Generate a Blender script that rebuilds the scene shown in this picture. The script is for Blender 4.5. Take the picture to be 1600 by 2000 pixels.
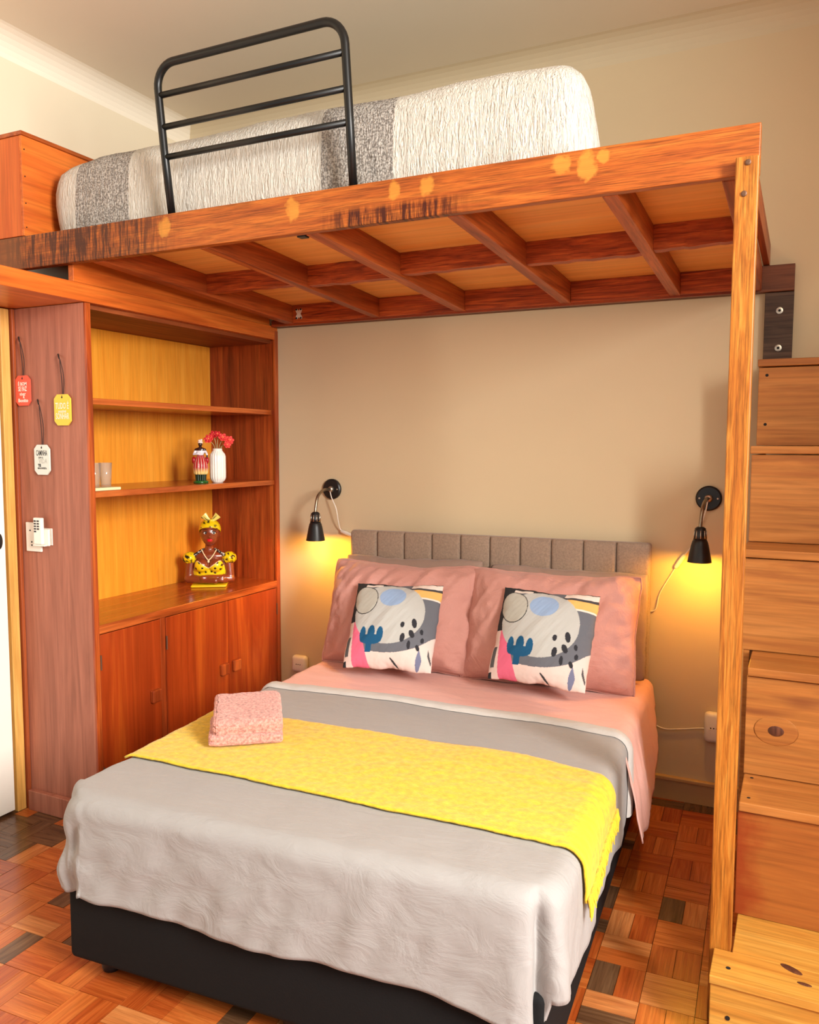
import bpy, bmesh, math, random
from mathutils import Vector, Matrix, noise
from math import sin, cos, pi, radians as R, sqrt, atan2, exp
for o in list(bpy.data.objects): bpy.data.objects.remove(o)
SC = bpy.context.scene; COL = SC.collection
random.seed(7)
# ---------------- camera, world, lights, exposure ----------------
cam = bpy.data.objects.new('camera', bpy.data.cameras.new('camera')); COL.objects.link(cam)
yaw, pitch, roll = 0.44838505, 0.08150193, 0.00253193
fw0 = Vector((-sin(yaw), cos(yaw), 0)); rt0 = Vector((cos(yaw), sin(yaw), 0)); up0 = Vector((0, 0, 1))
fw = fw0*cos(pitch) - up0*sin(pitch); u2 = up0*cos(pitch) + fw0*sin(pitch)
rt = rt0*cos(roll) + u2*sin(roll); up = u2*cos(roll) - rt0*sin(roll)
mw = Matrix.Identity(4)
for i in range(3): mw[i][0] = rt[i]; mw[i][1] = up[i]; mw[i][2] = -fw[i]
mw.translation = (0, -3.604, 1.53); cam.matrix_world = mw
cam.data.sensor_fit = 'VERTICAL'; cam.data.sensor_height = 36.0; cam.data.lens = 1597.78/2000*36.0
cam.data.clip_start = .05
SC.camera = cam
W = bpy.data.worlds.new('room_daylight'); SC.world = W; W.use_nodes = True
W.node_tree.nodes['Background'].inputs[0].default_value = (1.0, .97, .92, 1)
W.node_tree.nodes['Background'].inputs[1].default_value = .50
def area_light(name, loc, target, sx, sy, energy, color):
    l = bpy.data.lights.new(name, 'AREA'); l.shape = 'RECTANGLE'; l.size = sx; l.size_y = sy; l.energy = energy; l.color = color
    o = bpy.data.objects.new(name, l); COL.objects.link(o); o.location = loc
    o.rotation_euler = (Vector(target)-Vector(loc)).to_track_quat('-Z', 'Y').to_euler(); return o
area_light('window_light', (2.4, -3.4, 2.45), (-1.6, -4.85, 1.5), 1.5, 1.5, 430, (1.0, .97, .92))
SC.view_settings.view_transform = 'Standard'; SC.view_settings.look = 'None'
SC.view_settings.gamma = 1; SC.view_settings.use_curve_mapping = False
SC.view_settings.exposure = 0.30

# ---------------- helpers ----------------
def lin(c): return tuple(((v/255)/12.92 if v/255 <= .04045 else ((v/255+.055)/1.055)**2.4) for v in c) + (1,)
def new_mat(name):
    m = bpy.data.materials.new(name); m.use_nodes = True
    nt = m.node_tree; return m, nt, nt.nodes['Principled BSDF']
def N(nt, t, **k):
    n = nt.nodes.new(t)
    for a, b in k.items(): setattr(n, a, b)
    return n
def ramp(nt, stops):
    r = N(nt, 'ShaderNodeValToRGB'); e = r.color_ramp.elements
    while len(e) < len(stops): e.new(.5)
    for i, (p, c) in enumerate(stops): e[i].position = p; e[i].color = c
    return r
def mixc(nt, a, b, fac, mode='MIX'):
    n = N(nt, 'ShaderNodeMix', data_type='RGBA', blend_type=mode)
    for s, v in ((n.inputs[0], fac), (n.inputs[6], a), (n.inputs[7], b)):
        if hasattr(v, 'links') or isinstance(v, bpy.types.NodeSocket): nt.links.new(v, s)
        else: s.default_value = v
    return n.outputs[2]
def coords(nt, scale=(1, 1, 1), rnd=True, loc=(0, 0, 0)):
    tc = N(nt, 'ShaderNodeTexCoord'); mp = N(nt, 'ShaderNodeMapping')
    mp.inputs['Scale'].default_value = scale; mp.inputs['Location'].default_value = loc
    if rnd:
        oi = N(nt, 'ShaderNodeObjectInfo'); ml = N(nt, 'ShaderNodeMath', operation='MULTIPLY'); ml.inputs[1].default_value = 37.0
        nt.links.new(oi.outputs['Random'], ml.inputs[0]); va = N(nt, 'ShaderNodeVectorMath', operation='ADD')
        nt.links.new(tc.outputs['Object'], va.inputs[0]); nt.links.new(ml.outputs[0], va.inputs[1]); nt.links.new(va.outputs[0], mp.inputs[0])
    else: nt.links.new(tc.outputs['Object'], mp.inputs[0])
    return mp.outputs[0]
def noise_tex(nt, vec, scale, detail=4, rough=.55, dist=0.0):
    n = N(nt, 'ShaderNodeTexNoise'); n.inputs['Scale'].default_value = scale; n.inputs['Detail'].default_value = detail
    n.inputs['Roughness'].default_value = rough; n.inputs['Distortion'].default_value = dist
    nt.links.new(vec, n.inputs['Vector']); return n.outputs['Fac']
def bump(nt, bs, h, strength, dist=.01):
    b = N(nt, 'ShaderNodeBump'); b.inputs['Strength'].default_value = strength; b.inputs['Distance'].default_value = dist
    nt.links.new(h, b.inputs['Height']); nt.links.new(b.outputs[0], bs.inputs['Normal'])
def M(name, c, rough=.6, metal=0, sheen=0, spec=.5, fab=0, fabscale=400, var=0):
    m, nt, bs = new_mat(name); bs.inputs['Base Color'].default_value = lin(c); bs.inputs['Roughness'].default_value = rough
    bs.inputs['Metallic'].default_value = metal; bs.inputs['Specular IOR Level'].default_value = spec
    if sheen: bs.inputs['Sheen Weight'].default_value = sheen
    if fab or var:
        v = coords(nt, rnd=False); f = noise_tex(nt, v, fabscale, 2)
        if fab: bump(nt, bs, f, fab, .002)
        if var:
            g = noise_tex(nt, v, 6 if not fab else fabscale*.3, 4)
            lo = lin(tuple(x*(1-var) for x in c)); hi = lin(tuple(min(255, x*(1+var*.5)) for x in c))
            r = ramp(nt, [(.3, lo), (.7, hi)]); nt.links.new(g, r.inputs[0]); nt.links.new(r.outputs[0], bs.inputs['Base Color'])
    return m
def wood(name, dark, mid, light, axis='x', freq=1.0, rough=.42, grain=.5, coat=0.0, extra=None, figure=1.5):
    """varnished wood: long figure along the grain axis + fine pores"""
    m, nt, bs = new_mat(name); i = 'xyz'.index(axis)
    s = [16*freq]*3; s[i] = 1.1*freq; v = coords(nt, s)
    f1 = noise_tex(nt, v, 1.0, 5, .6, figure)
    s2 = [150*freq]*3; s2[i] = 5*freq; v2 = coords(nt, s2); f2 = noise_tex(nt, v2, 1.0, 3, .6)
    r = ramp(nt, [(.28, lin(dark)), (.5, lin(mid)), (.74, lin(light))]); nt.links.new(f1, r.inputs[0])
    r2 = ramp(nt, [(.32, (1-grain, 1-grain, 1-grain, 1)), (.6, (1, 1, 1, 1))]); nt.links.new(f2, r2.inputs[0])
    c = mixc(nt, r.outputs[0], r2.outputs[0], 1.0, 'MULTIPLY')
    if extra: c = extra(nt, c)
    nt.links.new(c, bs.inputs['Base Color']); bs.inputs['Roughness'].default_value = rough
    bs.inputs['Coat Weight'].default_value = coat; bs.inputs['Coat Roughness'].default_value = .2; bs.inputs['Specular IOR Level'].default_value = .3
    bump(nt, bs, f2, .25, .001); return m
def attr_mat(name, rough=.5, fab=0, spec=.5, coat=0):
    m, nt, bs = new_mat(name); a = N(nt, 'ShaderNodeVertexColor'); a.layer_name = 'Col'
    nt.links.new(a.outputs[0], bs.inputs['Base Color']); bs.inputs['Roughness'].default_value = rough; bs.inputs['Specular IOR Level'].default_value = spec
    bs.inputs['Coat Weight'].default_value = coat
    if fab: bump(nt, bs, noise_tex(nt, coords(nt, rnd=False), 500, 2), fab, .002)
    return m

def link(name, me, mat, parent=None):
    o = bpy.data.objects.new(name, me)
    if mat and not me.materials: me.materials.append(mat)
    COL.objects.link(o)
    if parent: o.parent = parent
    return o
def tag(o, label=None, cat=None, group=None, kind=None):
    if label: o['label'] = label
    if cat: o['category'] = cat
    if group: o['group'] = group
    if kind: o['kind'] = kind
    return o
def thing(name, loc, label, cat, group=None, rz=0):
    o = bpy.data.objects.new(name, None); COL.objects.link(o); o.location = loc; o.rotation_euler = (0, 0, rz); o.empty_display_size = .1
    return tag(o, label, cat, group)
def org(parent):
    v = Vector((0, 0, 0)); p = parent
    while p: v += p.location; p = p.parent
    return v
def fin(bm, name, mat, parent=None, smooth=False, world=True):
    """finish a bmesh given in world coordinates (or thing-local when world=False) into one mesh object"""
    if parent and world: bmesh.ops.translate(bm, verts=bm.verts, vec=-org(parent))
    if not parent and world == 'own':
        pass
    me = bpy.data.meshes.new(name); bm.normal_update(); bm.to_mesh(me); bm.free()
    if smooth:
        for p in me.polygons: p.use_smooth = True
    return link(name, me, mat, parent)
def bm_box(lo, hi, bevel=0.0, seg=2, bm=None):
    b = bm or bmesh.new()
    vs = [b.verts.new((x, y, z)) for x in (lo[0], hi[0]) for y in (lo[1], hi[1]) for z in (lo[2], hi[2])]
    fs = [b.faces.new([vs[i] for i in q]) for q in ((0, 1, 3, 2), (4, 6, 7, 5), (0, 4, 5, 1), (2, 3, 7, 6), (0, 2, 6, 4), (1, 5, 7, 3))]
    if bevel: bmesh.ops.bevel(b, geom=list({e for f in fs for e in f.edges}), offset=bevel, segments=seg, affect='EDGES', profile=.5)
    return b
def box(name, lo, hi, mat, parent=None, bevel=.002, seg=2, smooth=False, world=True):
    return fin(bm_box(lo, hi, bevel, seg), name, mat, parent, smooth, world)
def bm_tube(pts, r, n=10, caps=True, bm=None):
    b = bm or bmesh.new(); pts = [Vector(p) for p in pts]; rings = []
    rs = r if isinstance(r, (list, tuple)) else [r]*len(pts); prev = None
    for i, p in enumerate(pts):
        t = (pts[min(i+1, len(pts)-1)]-pts[max(i-1, 0)]).normalized()
        if prev is None: a = t.orthogonal().normalized()
        else: a = (prev-t*prev.dot(t)); a = a.normalized() if a.length > 1e-6 else t.orthogonal().normalized()
        prev = a; c = t.cross(a)
        rings.append([b.verts.new(p+(a*cos(2*pi*k/n)+c*sin(2*pi*k/n))*rs[i]) for k in range(n)])
    for i in range(len(rings)-1):
        for k in range(n): b.faces.new((rings[i][k], rings[i][(k+1) % n], rings[i+1][(k+1) % n], rings[i+1][k]))
    if caps: b.faces.new(rings[0][::-1]); b.faces.new(rings[-1])
    return b
def tube(name, pts, r, mat, parent=None, n=10, world=True): return fin(bm_tube(pts, r, n), name, mat, parent, True, world)
def smooth_path(pts, n=8):
    pts = [Vector(p) for p in pts]; out = []
    for i in range(len(pts)-1):
        p0, p1, p2, p3 = pts[max(i-1, 0)], pts[i], pts[i+1], pts[min(i+2, len(pts)-1)]
        for k in range(n):
            t = k/n; out.append(.5*((2*p1)+(p2-p0)*t+(2*p0-5*p1+4*p2-p3)*t*t+(3*p1-p0-3*p2+p3)*t**3))
    return out+[pts[-1]]
def bm_lathe(prof, n=32, c=(0, 0, 0), fn=None, bm=None, cap=True):
    b = bm or bmesh.new(); rings = []
    for (r, z) in prof:
        rings.append([b.verts.new((c[0]+(fn(r, 2*pi*k/n, z) if fn else r)*cos(2*pi*k/n), c[1]+(fn(r, 2*pi*k/n, z) if fn else r)*sin(2*pi*k/n), c[2]+z)) for k in range(n)])
    for i in range(len(rings)-1):
        for k in range(n): b.faces.new((rings[i][k], rings[i][(k+1) % n], rings[i+1][(k+1) % n], rings[i+1][k]))
    if cap: b.faces.new(rings[0][::-1]); b.faces.new(rings[-1])
    return b
def bm_ell(c, r, bm=None, seg=16, rings=10, rot=None):
    b = bm or bmesh.new(); mtx = Matrix.Translation(c) @ (rot.to_4x4() if rot else Matrix.Identity(4)) @ Matrix.Diagonal((r[0], r[1], r[2], 1))
    bmesh.ops.create_uvsphere(b, u_segments=seg, v_segments=rings, radius=1, matrix=mtx); return b
def grid_mesh(nu, nv, fn, bm=None, skip=None):
    b = bm or bmesh.new(); g = [[b.verts.new(fn(i/(nu-1), j/(nv-1))) for j in range(nv)] for i in range(nu)]
    for i in range(nu-1):
        for j in range(nv-1):
            b.faces.new((g[i][j], g[i+1][j], g[i+1][j+1], g[i][j+1]))
    return b
def fbm(x, y, z=0, o=4):
    s = 0; a = 1; f = 1
    for _ in range(o): s += a*noise.noise(Vector((x*f, y*f, z*f+13.7*_))); a *= .5; f *= 2.03
    return s
def screw(name, c, nrm, r, parent, mat): # a flat round screw head with a dark recess
    n = Vector(nrm).normalized(); c = Vector(c)
    o = fin(bm_tube([c-n*.002, c+n*.0015, c+n*.0025], [r, r, r*.6], 12), name, mat, parent, False)
    return o
def vcolor(me, fn):
    a = me.color_attributes.new('Col', 'FLOAT_COLOR', 'POINT')
    for i, v in enumerate(me.vertices): a.data[i].color = fn(v.co, i)

# ---------------- materials ----------------
def plaster(name, c, v):
    m, nt, bs = new_mat(name); g = noise_tex(nt, coords(nt, rnd=False), 1.3, 3)
    r = ramp(nt, [(.3, lin(tuple(x*(1-v) for x in c))), (.7, lin(c))]); nt.links.new(g, r.inputs[0]); nt.links.new(r.outputs[0], bs.inputs['Base Color'])
    bs.inputs['Roughness'].default_value = .85; bump(nt, bs, noise_tex(nt, coords(nt, rnd=False), 160, 3), .06, .003); return m
m_wall = plaster('wall_plaster', (214, 194, 158), .02)
m_cove = plaster('cove_plaster', (212, 196, 164), .02)
m_wall_left_lit = plaster('left_wall_plaster_lit', (226, 214, 188), .02)  # lighter copy of the wall plaster, brightness of the lit side put into its colour
m_ceiling = plaster('ceiling_plaster', (238, 229, 210), .02)
m_base = M('painted_baseboard', (196, 160, 112), .5)
m_white = M('white_lacquer', (240, 236, 225), .4)
m_black = M('black_plastic', (22, 22, 24), .4)
m_plastic = M('white_plastic', (238, 232, 220), .35)
m_mahog = wood('mahogany_vertical', (112, 40, 16), (160, 68, 28), (204, 104, 44), 'z', .8, .28, .35, .3)
m_mahog_y = wood('mahogany_lengthwise', (124, 50, 20), (174, 84, 34), (212, 116, 52), 'y', .8, .25, .3, .35)
m_mahog_x = wood('mahogany_crosswise', (96, 32, 14), (140, 56, 26), (184, 84, 38), 'x', .8, .35, .35, .2)
m_door = wood('mahogany_door', (128, 42, 14), (164, 64, 22), (212, 106, 34), 'z', .38, .25, .2, .35, figure=1.0)
m_panel = wood('brown_panel', (146, 88, 68), (168, 104, 82), (184, 118, 94), 'z', .9, .5, .18, .05)
m_batten = wood('red_brown_batten', (130, 58, 26), (158, 76, 38), (180, 94, 50), 'z', .8, .45, .25)
m_honey = wood('honey_veneer', (228, 142, 40), (238, 156, 48), (246, 170, 62), 'z', 1.0, .35, .13, .15)
m_box = wood('orange_ply', (186, 84, 30), (204, 100, 38), (218, 116, 48), 'z', .7, .4, .2, .15)
m_box_x = wood('orange_ply_long', (180, 82, 28), (206, 104, 38), (222, 126, 50), 'y', .7, .4, .25, .15)
m_joist = wood('red_brown_joist', (124, 52, 22), (170, 80, 34), (206, 112, 50), 'y', .8, .45, .35, .1)
m_joist_x = wood('red_brown_blocking', (120, 44, 18), (176, 76, 30), (216, 108, 44), 'x', 1.5, .45, .45, .1, figure=3.5)
m_ply = wood('loft_plywood', (236, 156, 78), (248, 176, 92), (252, 190, 110), 'x', .35, .5, .15, 0)
m_ledger = wood('dark_ledger', (84, 46, 28), (112, 64, 40), (134, 80, 52), 'x', .8, .5, .35)
m_wallpost = wood('dark_stained_post', (52, 38, 28), (82, 60, 46), (106, 82, 64), 'x', 1.2, .5, .4)
m_strip = wood('pale_jamb', (206, 150, 70), (226, 172, 92), (236, 190, 112), 'z', .8, .5, .25)
m_post = wood('golden_oak_post', (138, 72, 22), (180, 108, 36), (208, 142, 60), 'z', 2.2, .42, .5, .1, figure=2.0)
def pine_extra(nt, c):
    v = coords(nt, (.9, .9, 5)); k = noise_tex(nt, v, 2.2, 2); r = ramp(nt, [(.62, (0, 0, 0, 1)), (.75, (1, 1, 1, 1))]); nt.links.new(k, r.inputs[0])
    return mixc(nt, c, lin((126, 70, 36)), r.outputs[0])
m_pine = wood('pine_board', (156, 92, 44), (180, 114, 54), (196, 130, 68), 'x', .75, .5, .24, 0, pine_extra, 2.0)
m_pine_light = wood('light_pine_board', (184, 120, 46), (204, 146, 62), (216, 166, 82), 'x', .8, .5, .3, 0, None, 1.5)
def red_stain(nt, c):
    tc = N(nt, 'ShaderNodeTexCoord'); sx = N(nt, 'ShaderNodeSeparateXYZ'); nt.links.new(tc.outputs['Object'], sx.inputs[0])
    w = noise_tex(nt, coords(nt, (1, 1, 1), False), 14, 4); a = N(nt, 'ShaderNodeMath', operation='MULTIPLY_ADD'); nt.links.new(w, a.inputs[0]); a.inputs[1].default_value = .16; nt.links.new(sx.outputs[0], a.inputs[2])
    q = N(nt, 'ShaderNodeMapRange'); q.inputs[1].default_value = -.10; q.inputs[2].default_value = -.175; nt.links.new(a.outputs[0], q.inputs[0])
    u = N(nt, 'ShaderNodeMath', operation='MULTIPLY'); nt.links.new(q.outputs[0], u.inputs[0]); u.inputs[1].default_value = .72; return mixc(nt, c, lin((138, 44, 16)), u.outputs[0])
m_pine_red = wood('red_stained_pine', (148, 82, 34), (168, 98, 42), (182, 112, 52), 'x', .6, .5, .24, 0, red_stain, 2.0)
m_knot = wood('pine_knot', (66, 36, 24), (96, 54, 36), (120, 74, 50), 'z', 2, .55, .4)
m_soffit = wood('soffit_board', (104, 48, 20), (138, 68, 30), (160, 86, 42), 'y', .8, .6, .25)
def beam_extra(nt, c):
    tc = N(nt, 'ShaderNodeTexCoord'); sx = N(nt, 'ShaderNodeSeparateXYZ'); nt.links.new(tc.outputs['Object'], sx.inputs[0])
    def win(sock, a, b, s):  # soft window on a coordinate
        p = N(nt, 'ShaderNodeMapRange'); p.inputs[1].default_value = a-s; p.inputs[2].default_value = a; nt.links.new(sock, p.inputs[0])
        q = N(nt, 'ShaderNodeMapRange'); q.inputs[1].default_value = b+s; q.inputs[2].default_value = b; nt.links.new(sock, q.inputs[0])
        u = N(nt, 'ShaderNodeMath', operation='MULTIPLY'); nt.links.new(p.outputs[0], u.inputs[0]); nt.links.new(q.outputs[0], u.inputs[1]); return u.outputs[0]
    def mul(a, b):
        u = N(nt, 'ShaderNodeMath', operation='MULTIPLY'); nt.links.new(a, u.inputs[0])
        if isinstance(b, float): u.inputs[1].default_value = b
        else: nt.links.new(b, u.inputs[1])
        return u.outputs[0]
    st = noise_tex(nt, coords(nt, (60, 1, 7), False), 1.0, 4, .7); rs = ramp(nt, [(.38, (0, 0, 0, 1)), (.56, (1, 1, 1, 1))]); nt.links.new(st, rs.inputs[0])
    X, Z = sx.outputs[0], sx.outputs[2]
    d1 = mul(mul(win(X, -1.30, -.68, .22), rs.outputs[0]), .95)
    c = mixc(nt, c, lin((62, 24, 14)), d1)
    c = mixc(nt, c, lin((118, 72, 40)), mul(win(X, -2.0, -1.30, .08), .75))
    d2 = mul(mul(win(X, .17, .50, .10), win(Z, -.02, .042, .02)), rs.outputs[0])
    c = mixc(nt, c, lin((66, 22, 10)), d2)
    wob = noise_tex(nt, coords(nt, rnd=False), 45, 3)
    for (x, z, rx, rz) in ((-.55, .082, .03, .035), (-.02, .078, .028, .04), (.345, .09, .022, .03), (.452, .088, .025, .03), (.855, .092, .028, .028), (.925, .078, .028, .045), (.97, .10, .02, .02)):
        def el(s, o, r):
            a = N(nt, 'ShaderNodeMath', operation='SUBTRACT'); nt.links.new(s, a.inputs[0]); a.inputs[1].default_value = o
            b = N(nt, 'ShaderNodeMath', operation='DIVIDE'); nt.links.new(a.outputs[0], b.inputs[0]); b.inputs[1].default_value = r
            return mul(b.outputs[0], b.outputs[0])
        s = N(nt, 'ShaderNodeMath', operation='ADD'); nt.links.new(el(X, x, rx), s.inputs[0]); nt.links.new(el(Z, z, rz), s.inputs[1])
        s2 = N(nt, 'ShaderNodeMath', operation='MULTIPLY_ADD'); nt.links.new(wob, s2.inputs[0]); s2.inputs[1].default_value = 2.2; nt.links.new(s.outputs[0], s2.inputs[2])
        q = N(nt, 'ShaderNodeMapRange'); q.inputs[1].default_value = 2.2; q.inputs[2].default_value = 1.6; nt.links.new(s2.outputs[0], q.inputs[0])
        c = mixc(nt, c, lin((222, 156, 62)), mul(q.outputs[0], .5))
    return c
m_beam = wood('stained_beam', (150, 70, 26), (178, 92, 32), (204, 118, 46), 'x', 2.4, .42, .55, .1, beam_extra, .8)
m_gap = M('dark_gap', (26, 16, 12), .9)
m_steel = M('zinc_steel', (206, 198, 182), .35, .9)
m_clip = M('white_metal_clip', (232, 224, 206), .4)
m_rail = M('black_powder_coat', (9, 11, 12), .38, spec=.45)
m_screw = M('rusty_screw', (110, 80, 62), .5, .6)
m_parq = [wood('parquet_orange', (158, 76, 30), (188, 98, 42), (208, 122, 56), 'x', 1.5, .22, .3, .3),
          wood('parquet_red', (146, 60, 22), (172, 80, 32), (192, 102, 44), 'x', 1.5, .22, .3, .3),
          wood('parquet_light', (172, 98, 50), (200, 124, 68), (216, 144, 86), 'x', 1.5, .22, .3, .3),
          wood('parquet_dark', (74, 46, 28), (102, 70, 46), (122, 90, 62), 'x', 1.5, .25, .3, .3)]
m_joint = M('floor_joint', (48, 24, 14), .8)
def cloth_mat(name, c, c2=None, wr=.3, sheen=.15):
    m, nt, bs = new_mat(name); v = coords(nt, rnd=False)
    w = noise_tex(nt, coords(nt, (3, 9, 5), False), 2.2, 5, .6, 1.2); f = noise_tex(nt, v, 700, 2)
    ad = N(nt, 'ShaderNodeMath', operation='MULTIPLY_ADD'); nt.links.new(f, ad.inputs[0]); ad.inputs[1].default_value = .05; nt.links.new(w, ad.inputs[2])
    bump(nt, bs, ad.outputs[0], wr, .02); bs.inputs['Base Color'].default_value = lin(c); bs.inputs['Roughness'].default_value = .8
    bs.inputs['Sheen Weight'].default_value = sheen; return m
m_duvet = cloth_mat('grey_cotton', (152, 149, 147))
m_duvet_edge = cloth_mat('pale_grey_edge', (192, 187, 182))
m_pink = cloth_mat('pink_cotton', (226, 172, 160))
m_pillow = cloth_mat('pink_pillowcase', (198, 142, 130), wr=.45)
m_taupe = cloth_mat('taupe_pillowcase', (150, 126, 112))
m_yellow = M('yellow_waffle', (224, 188, 32), .85, sheen=.2, fab=.8, fabscale=170, var=.12)
m_base_fab = M('black_suede', (13, 13, 14), .85, spec=.25, fab=.3, fabscale=300)
m_head_fab = M('taupe_linen', (150, 127, 108), .85, sheen=.2, fab=.35, fabscale=420, var=.1)
m_towel = M('pink_terry', (214, 146, 134), .95, sheen=.3, fab=1.0, fabscale=420, var=.30)
def spread_mat():
    m, nt, bs = new_mat('seersucker'); tc = N(nt, 'ShaderNodeTexCoord'); sx = N(nt, 'ShaderNodeSeparateXYZ'); nt.links.new(tc.outputs['Object'], sx.inputs[0])
    c = lin((206, 201, 190))
    weave = noise_tex(nt, coords(nt, (160, 160, 160), False), 1.0, 2)
    wr = ramp(nt, [(.4, lin((120, 114, 108))), (.62, lin((190, 184, 176)))]); nt.links.new(weave, wr.inputs[0])
    for a, b in ((-2.545, -2.275), (-1.447, -1.185)):
        g = N(nt, 'ShaderNodeMath', operation='GREATER_THAN'); nt.links.new(sx.outputs[0], g.inputs[0]); g.inputs[1].default_value = a
        l = N(nt, 'ShaderNodeMath', operation='LESS_THAN'); nt.links.new(sx.outputs[0], l.inputs[0]); l.inputs[1].default_value = b
        u = N(nt, 'ShaderNodeMath', operation='MULTIPLY'); nt.links.new(g.outputs[0], u.inputs[0]); nt.links.new(l.outputs[0], u.inputs[1])
        c = mixc(nt, c, wr.outputs[0], u.outputs[0])
    nt.links.new(c, bs.inputs['Base Color']); bs.inputs['Roughness'].default_value = .9
    w = noise_tex(nt, coords(nt, (105, 105, 17), False), 1.0, 3, .6, 1.0); bump(nt, bs, w, 1.0, .014); return m
m_spread = spread_mat()
def glass_mat():
    m, nt, bs = new_mat('clear_glass'); tr = N(nt, 'ShaderNodeBsdfTransparent'); tr.inputs[0].default_value = (.93, .95, .94, 1)
    gl = N(nt, 'ShaderNodeBsdfGlossy'); gl.inputs[1].default_value = .04; lw = N(nt, 'ShaderNodeLayerWeight'); lw.inputs[0].default_value = .45
    mx = N(nt, 'ShaderNodeMixShader'); pw = N(nt, 'ShaderNodeMath', operation='POWER'); nt.links.new(lw.outputs['Facing'], pw.inputs[0]); pw.inputs[1].default_value = 3.0; ml = N(nt, 'ShaderNodeMath', operation='MULTIPLY_ADD'); nt.links.new(pw.outputs[0], ml.inputs[0]); ml.inputs[1].default_value = .5; ml.inputs[2].default_value = .04; nt.links.new(ml.outputs[0], mx.inputs[0]); nt.links.new(tr.outputs[0], mx.inputs[1]); nt.links.new(gl.outputs[0], mx.inputs[2])
    df = N(nt, 'ShaderNodeBsdfDiffuse'); df.inputs[0].default_value = (.9, .9, .88, 1); m2 = N(nt, 'ShaderNodeMixShader'); m2.inputs[0].default_value = .10; nt.links.new(mx.outputs[0], m2.inputs[1]); nt.links.new(df.outputs[0], m2.inputs[2])  # white diffuse tint stands in for pale reflections on the glass
    nt.links.new(m2.outputs[0], nt.nodes['Material Output'].inputs[0]); return m
m_glass = glass_mat()
def emit(name, c, s):
    m, nt, bs = new_mat(name); bs.inputs['Emission Color'].default_value = c; bs.inputs['Emission Strength'].default_value = s; bs.inputs['Base Color'].default_value = c; return m
m_bulb = emit('lit_bulb', (1, .78, .42, 1), 14)
m_lampin = M('white_lamp_lining', (240, 235, 220), .5)
m_attr = attr_mat('printed_cotton', .85, .25, .3)
m_glaze = attr_mat('painted_plaster', .28, 0, .5, .3)

# ---------------- setting ----------------
XL, ZC = -3.06, 3.13
tag(box('wall_back', (XL-.1, 0, -.02), (1.72, .12, 3.4), m_wall, bevel=0), kind='structure')
tag(box('wall_left', (XL-.12, -4.2, -.02), (XL, 0, 3.4), m_wall_left_lit, bevel=0), kind='structure')
tag(box('wall_right_unseen', (1.60, -2.45, -.02), (1.72, 0, 3.4), m_wall, bevel=0), kind='structure')  # unseen wall, added and cut short to dim the back wall's upper right
tag(box('ceiling', (XL-.1, -4.2, ZC+.10), (1.9, .1, ZC+.25), m_ceiling, bevel=0), kind='structure')
def cove(name, a, b, inward, mat):  # quarter-round cove between wall and ceiling
    bm = bmesh.new(); a, b, inward = Vector(a), Vector(b), Vector(inward); rows = []
    for p in (a, b):
        rows.append([bm.verts.new(p+inward*(.12*(1-cos(t*pi/2/8)))+Vector((0, 0, .104*sin(t*pi/2/8)))) for t in range(9)]+[bm.verts.new(p+Vector((0, 0, .104)))])
    n = 10
    for k in range(n): bm.faces.new((rows[0][k], rows[0][(k+1) % n], rows[1][(k+1) % n], rows[1][k]))
    bm.faces.new(rows[0]); bm.faces.new(rows[1][::-1]); bmesh.ops.recalc_face_normals(bm, faces=bm.faces)
    return tag(fin(bm, name, mat, None, False), kind='structure')
cove('trim_1', (XL, 0, ZC), (1.9, 0, ZC), (0, -1, 0), m_cove); cove('trim_2', (XL, 0, ZC), (XL, -4.2, ZC), (1, 0, 0), m_ceiling)
bb = bm_box((-2.5, -.018, 0), (1.9, 0, .088), .002); bm_box((-2.5, -.026, .088), (1.9, 0, .104), .003, 2, bb)
tag(fin(bb, 'baseboard_back', m_base), kind='structure')
floor = tag(box('floor', (XL-.1, -4.2, -.12), (1.9, .1, -.010), m_joint, bevel=0), kind='structure')
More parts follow.
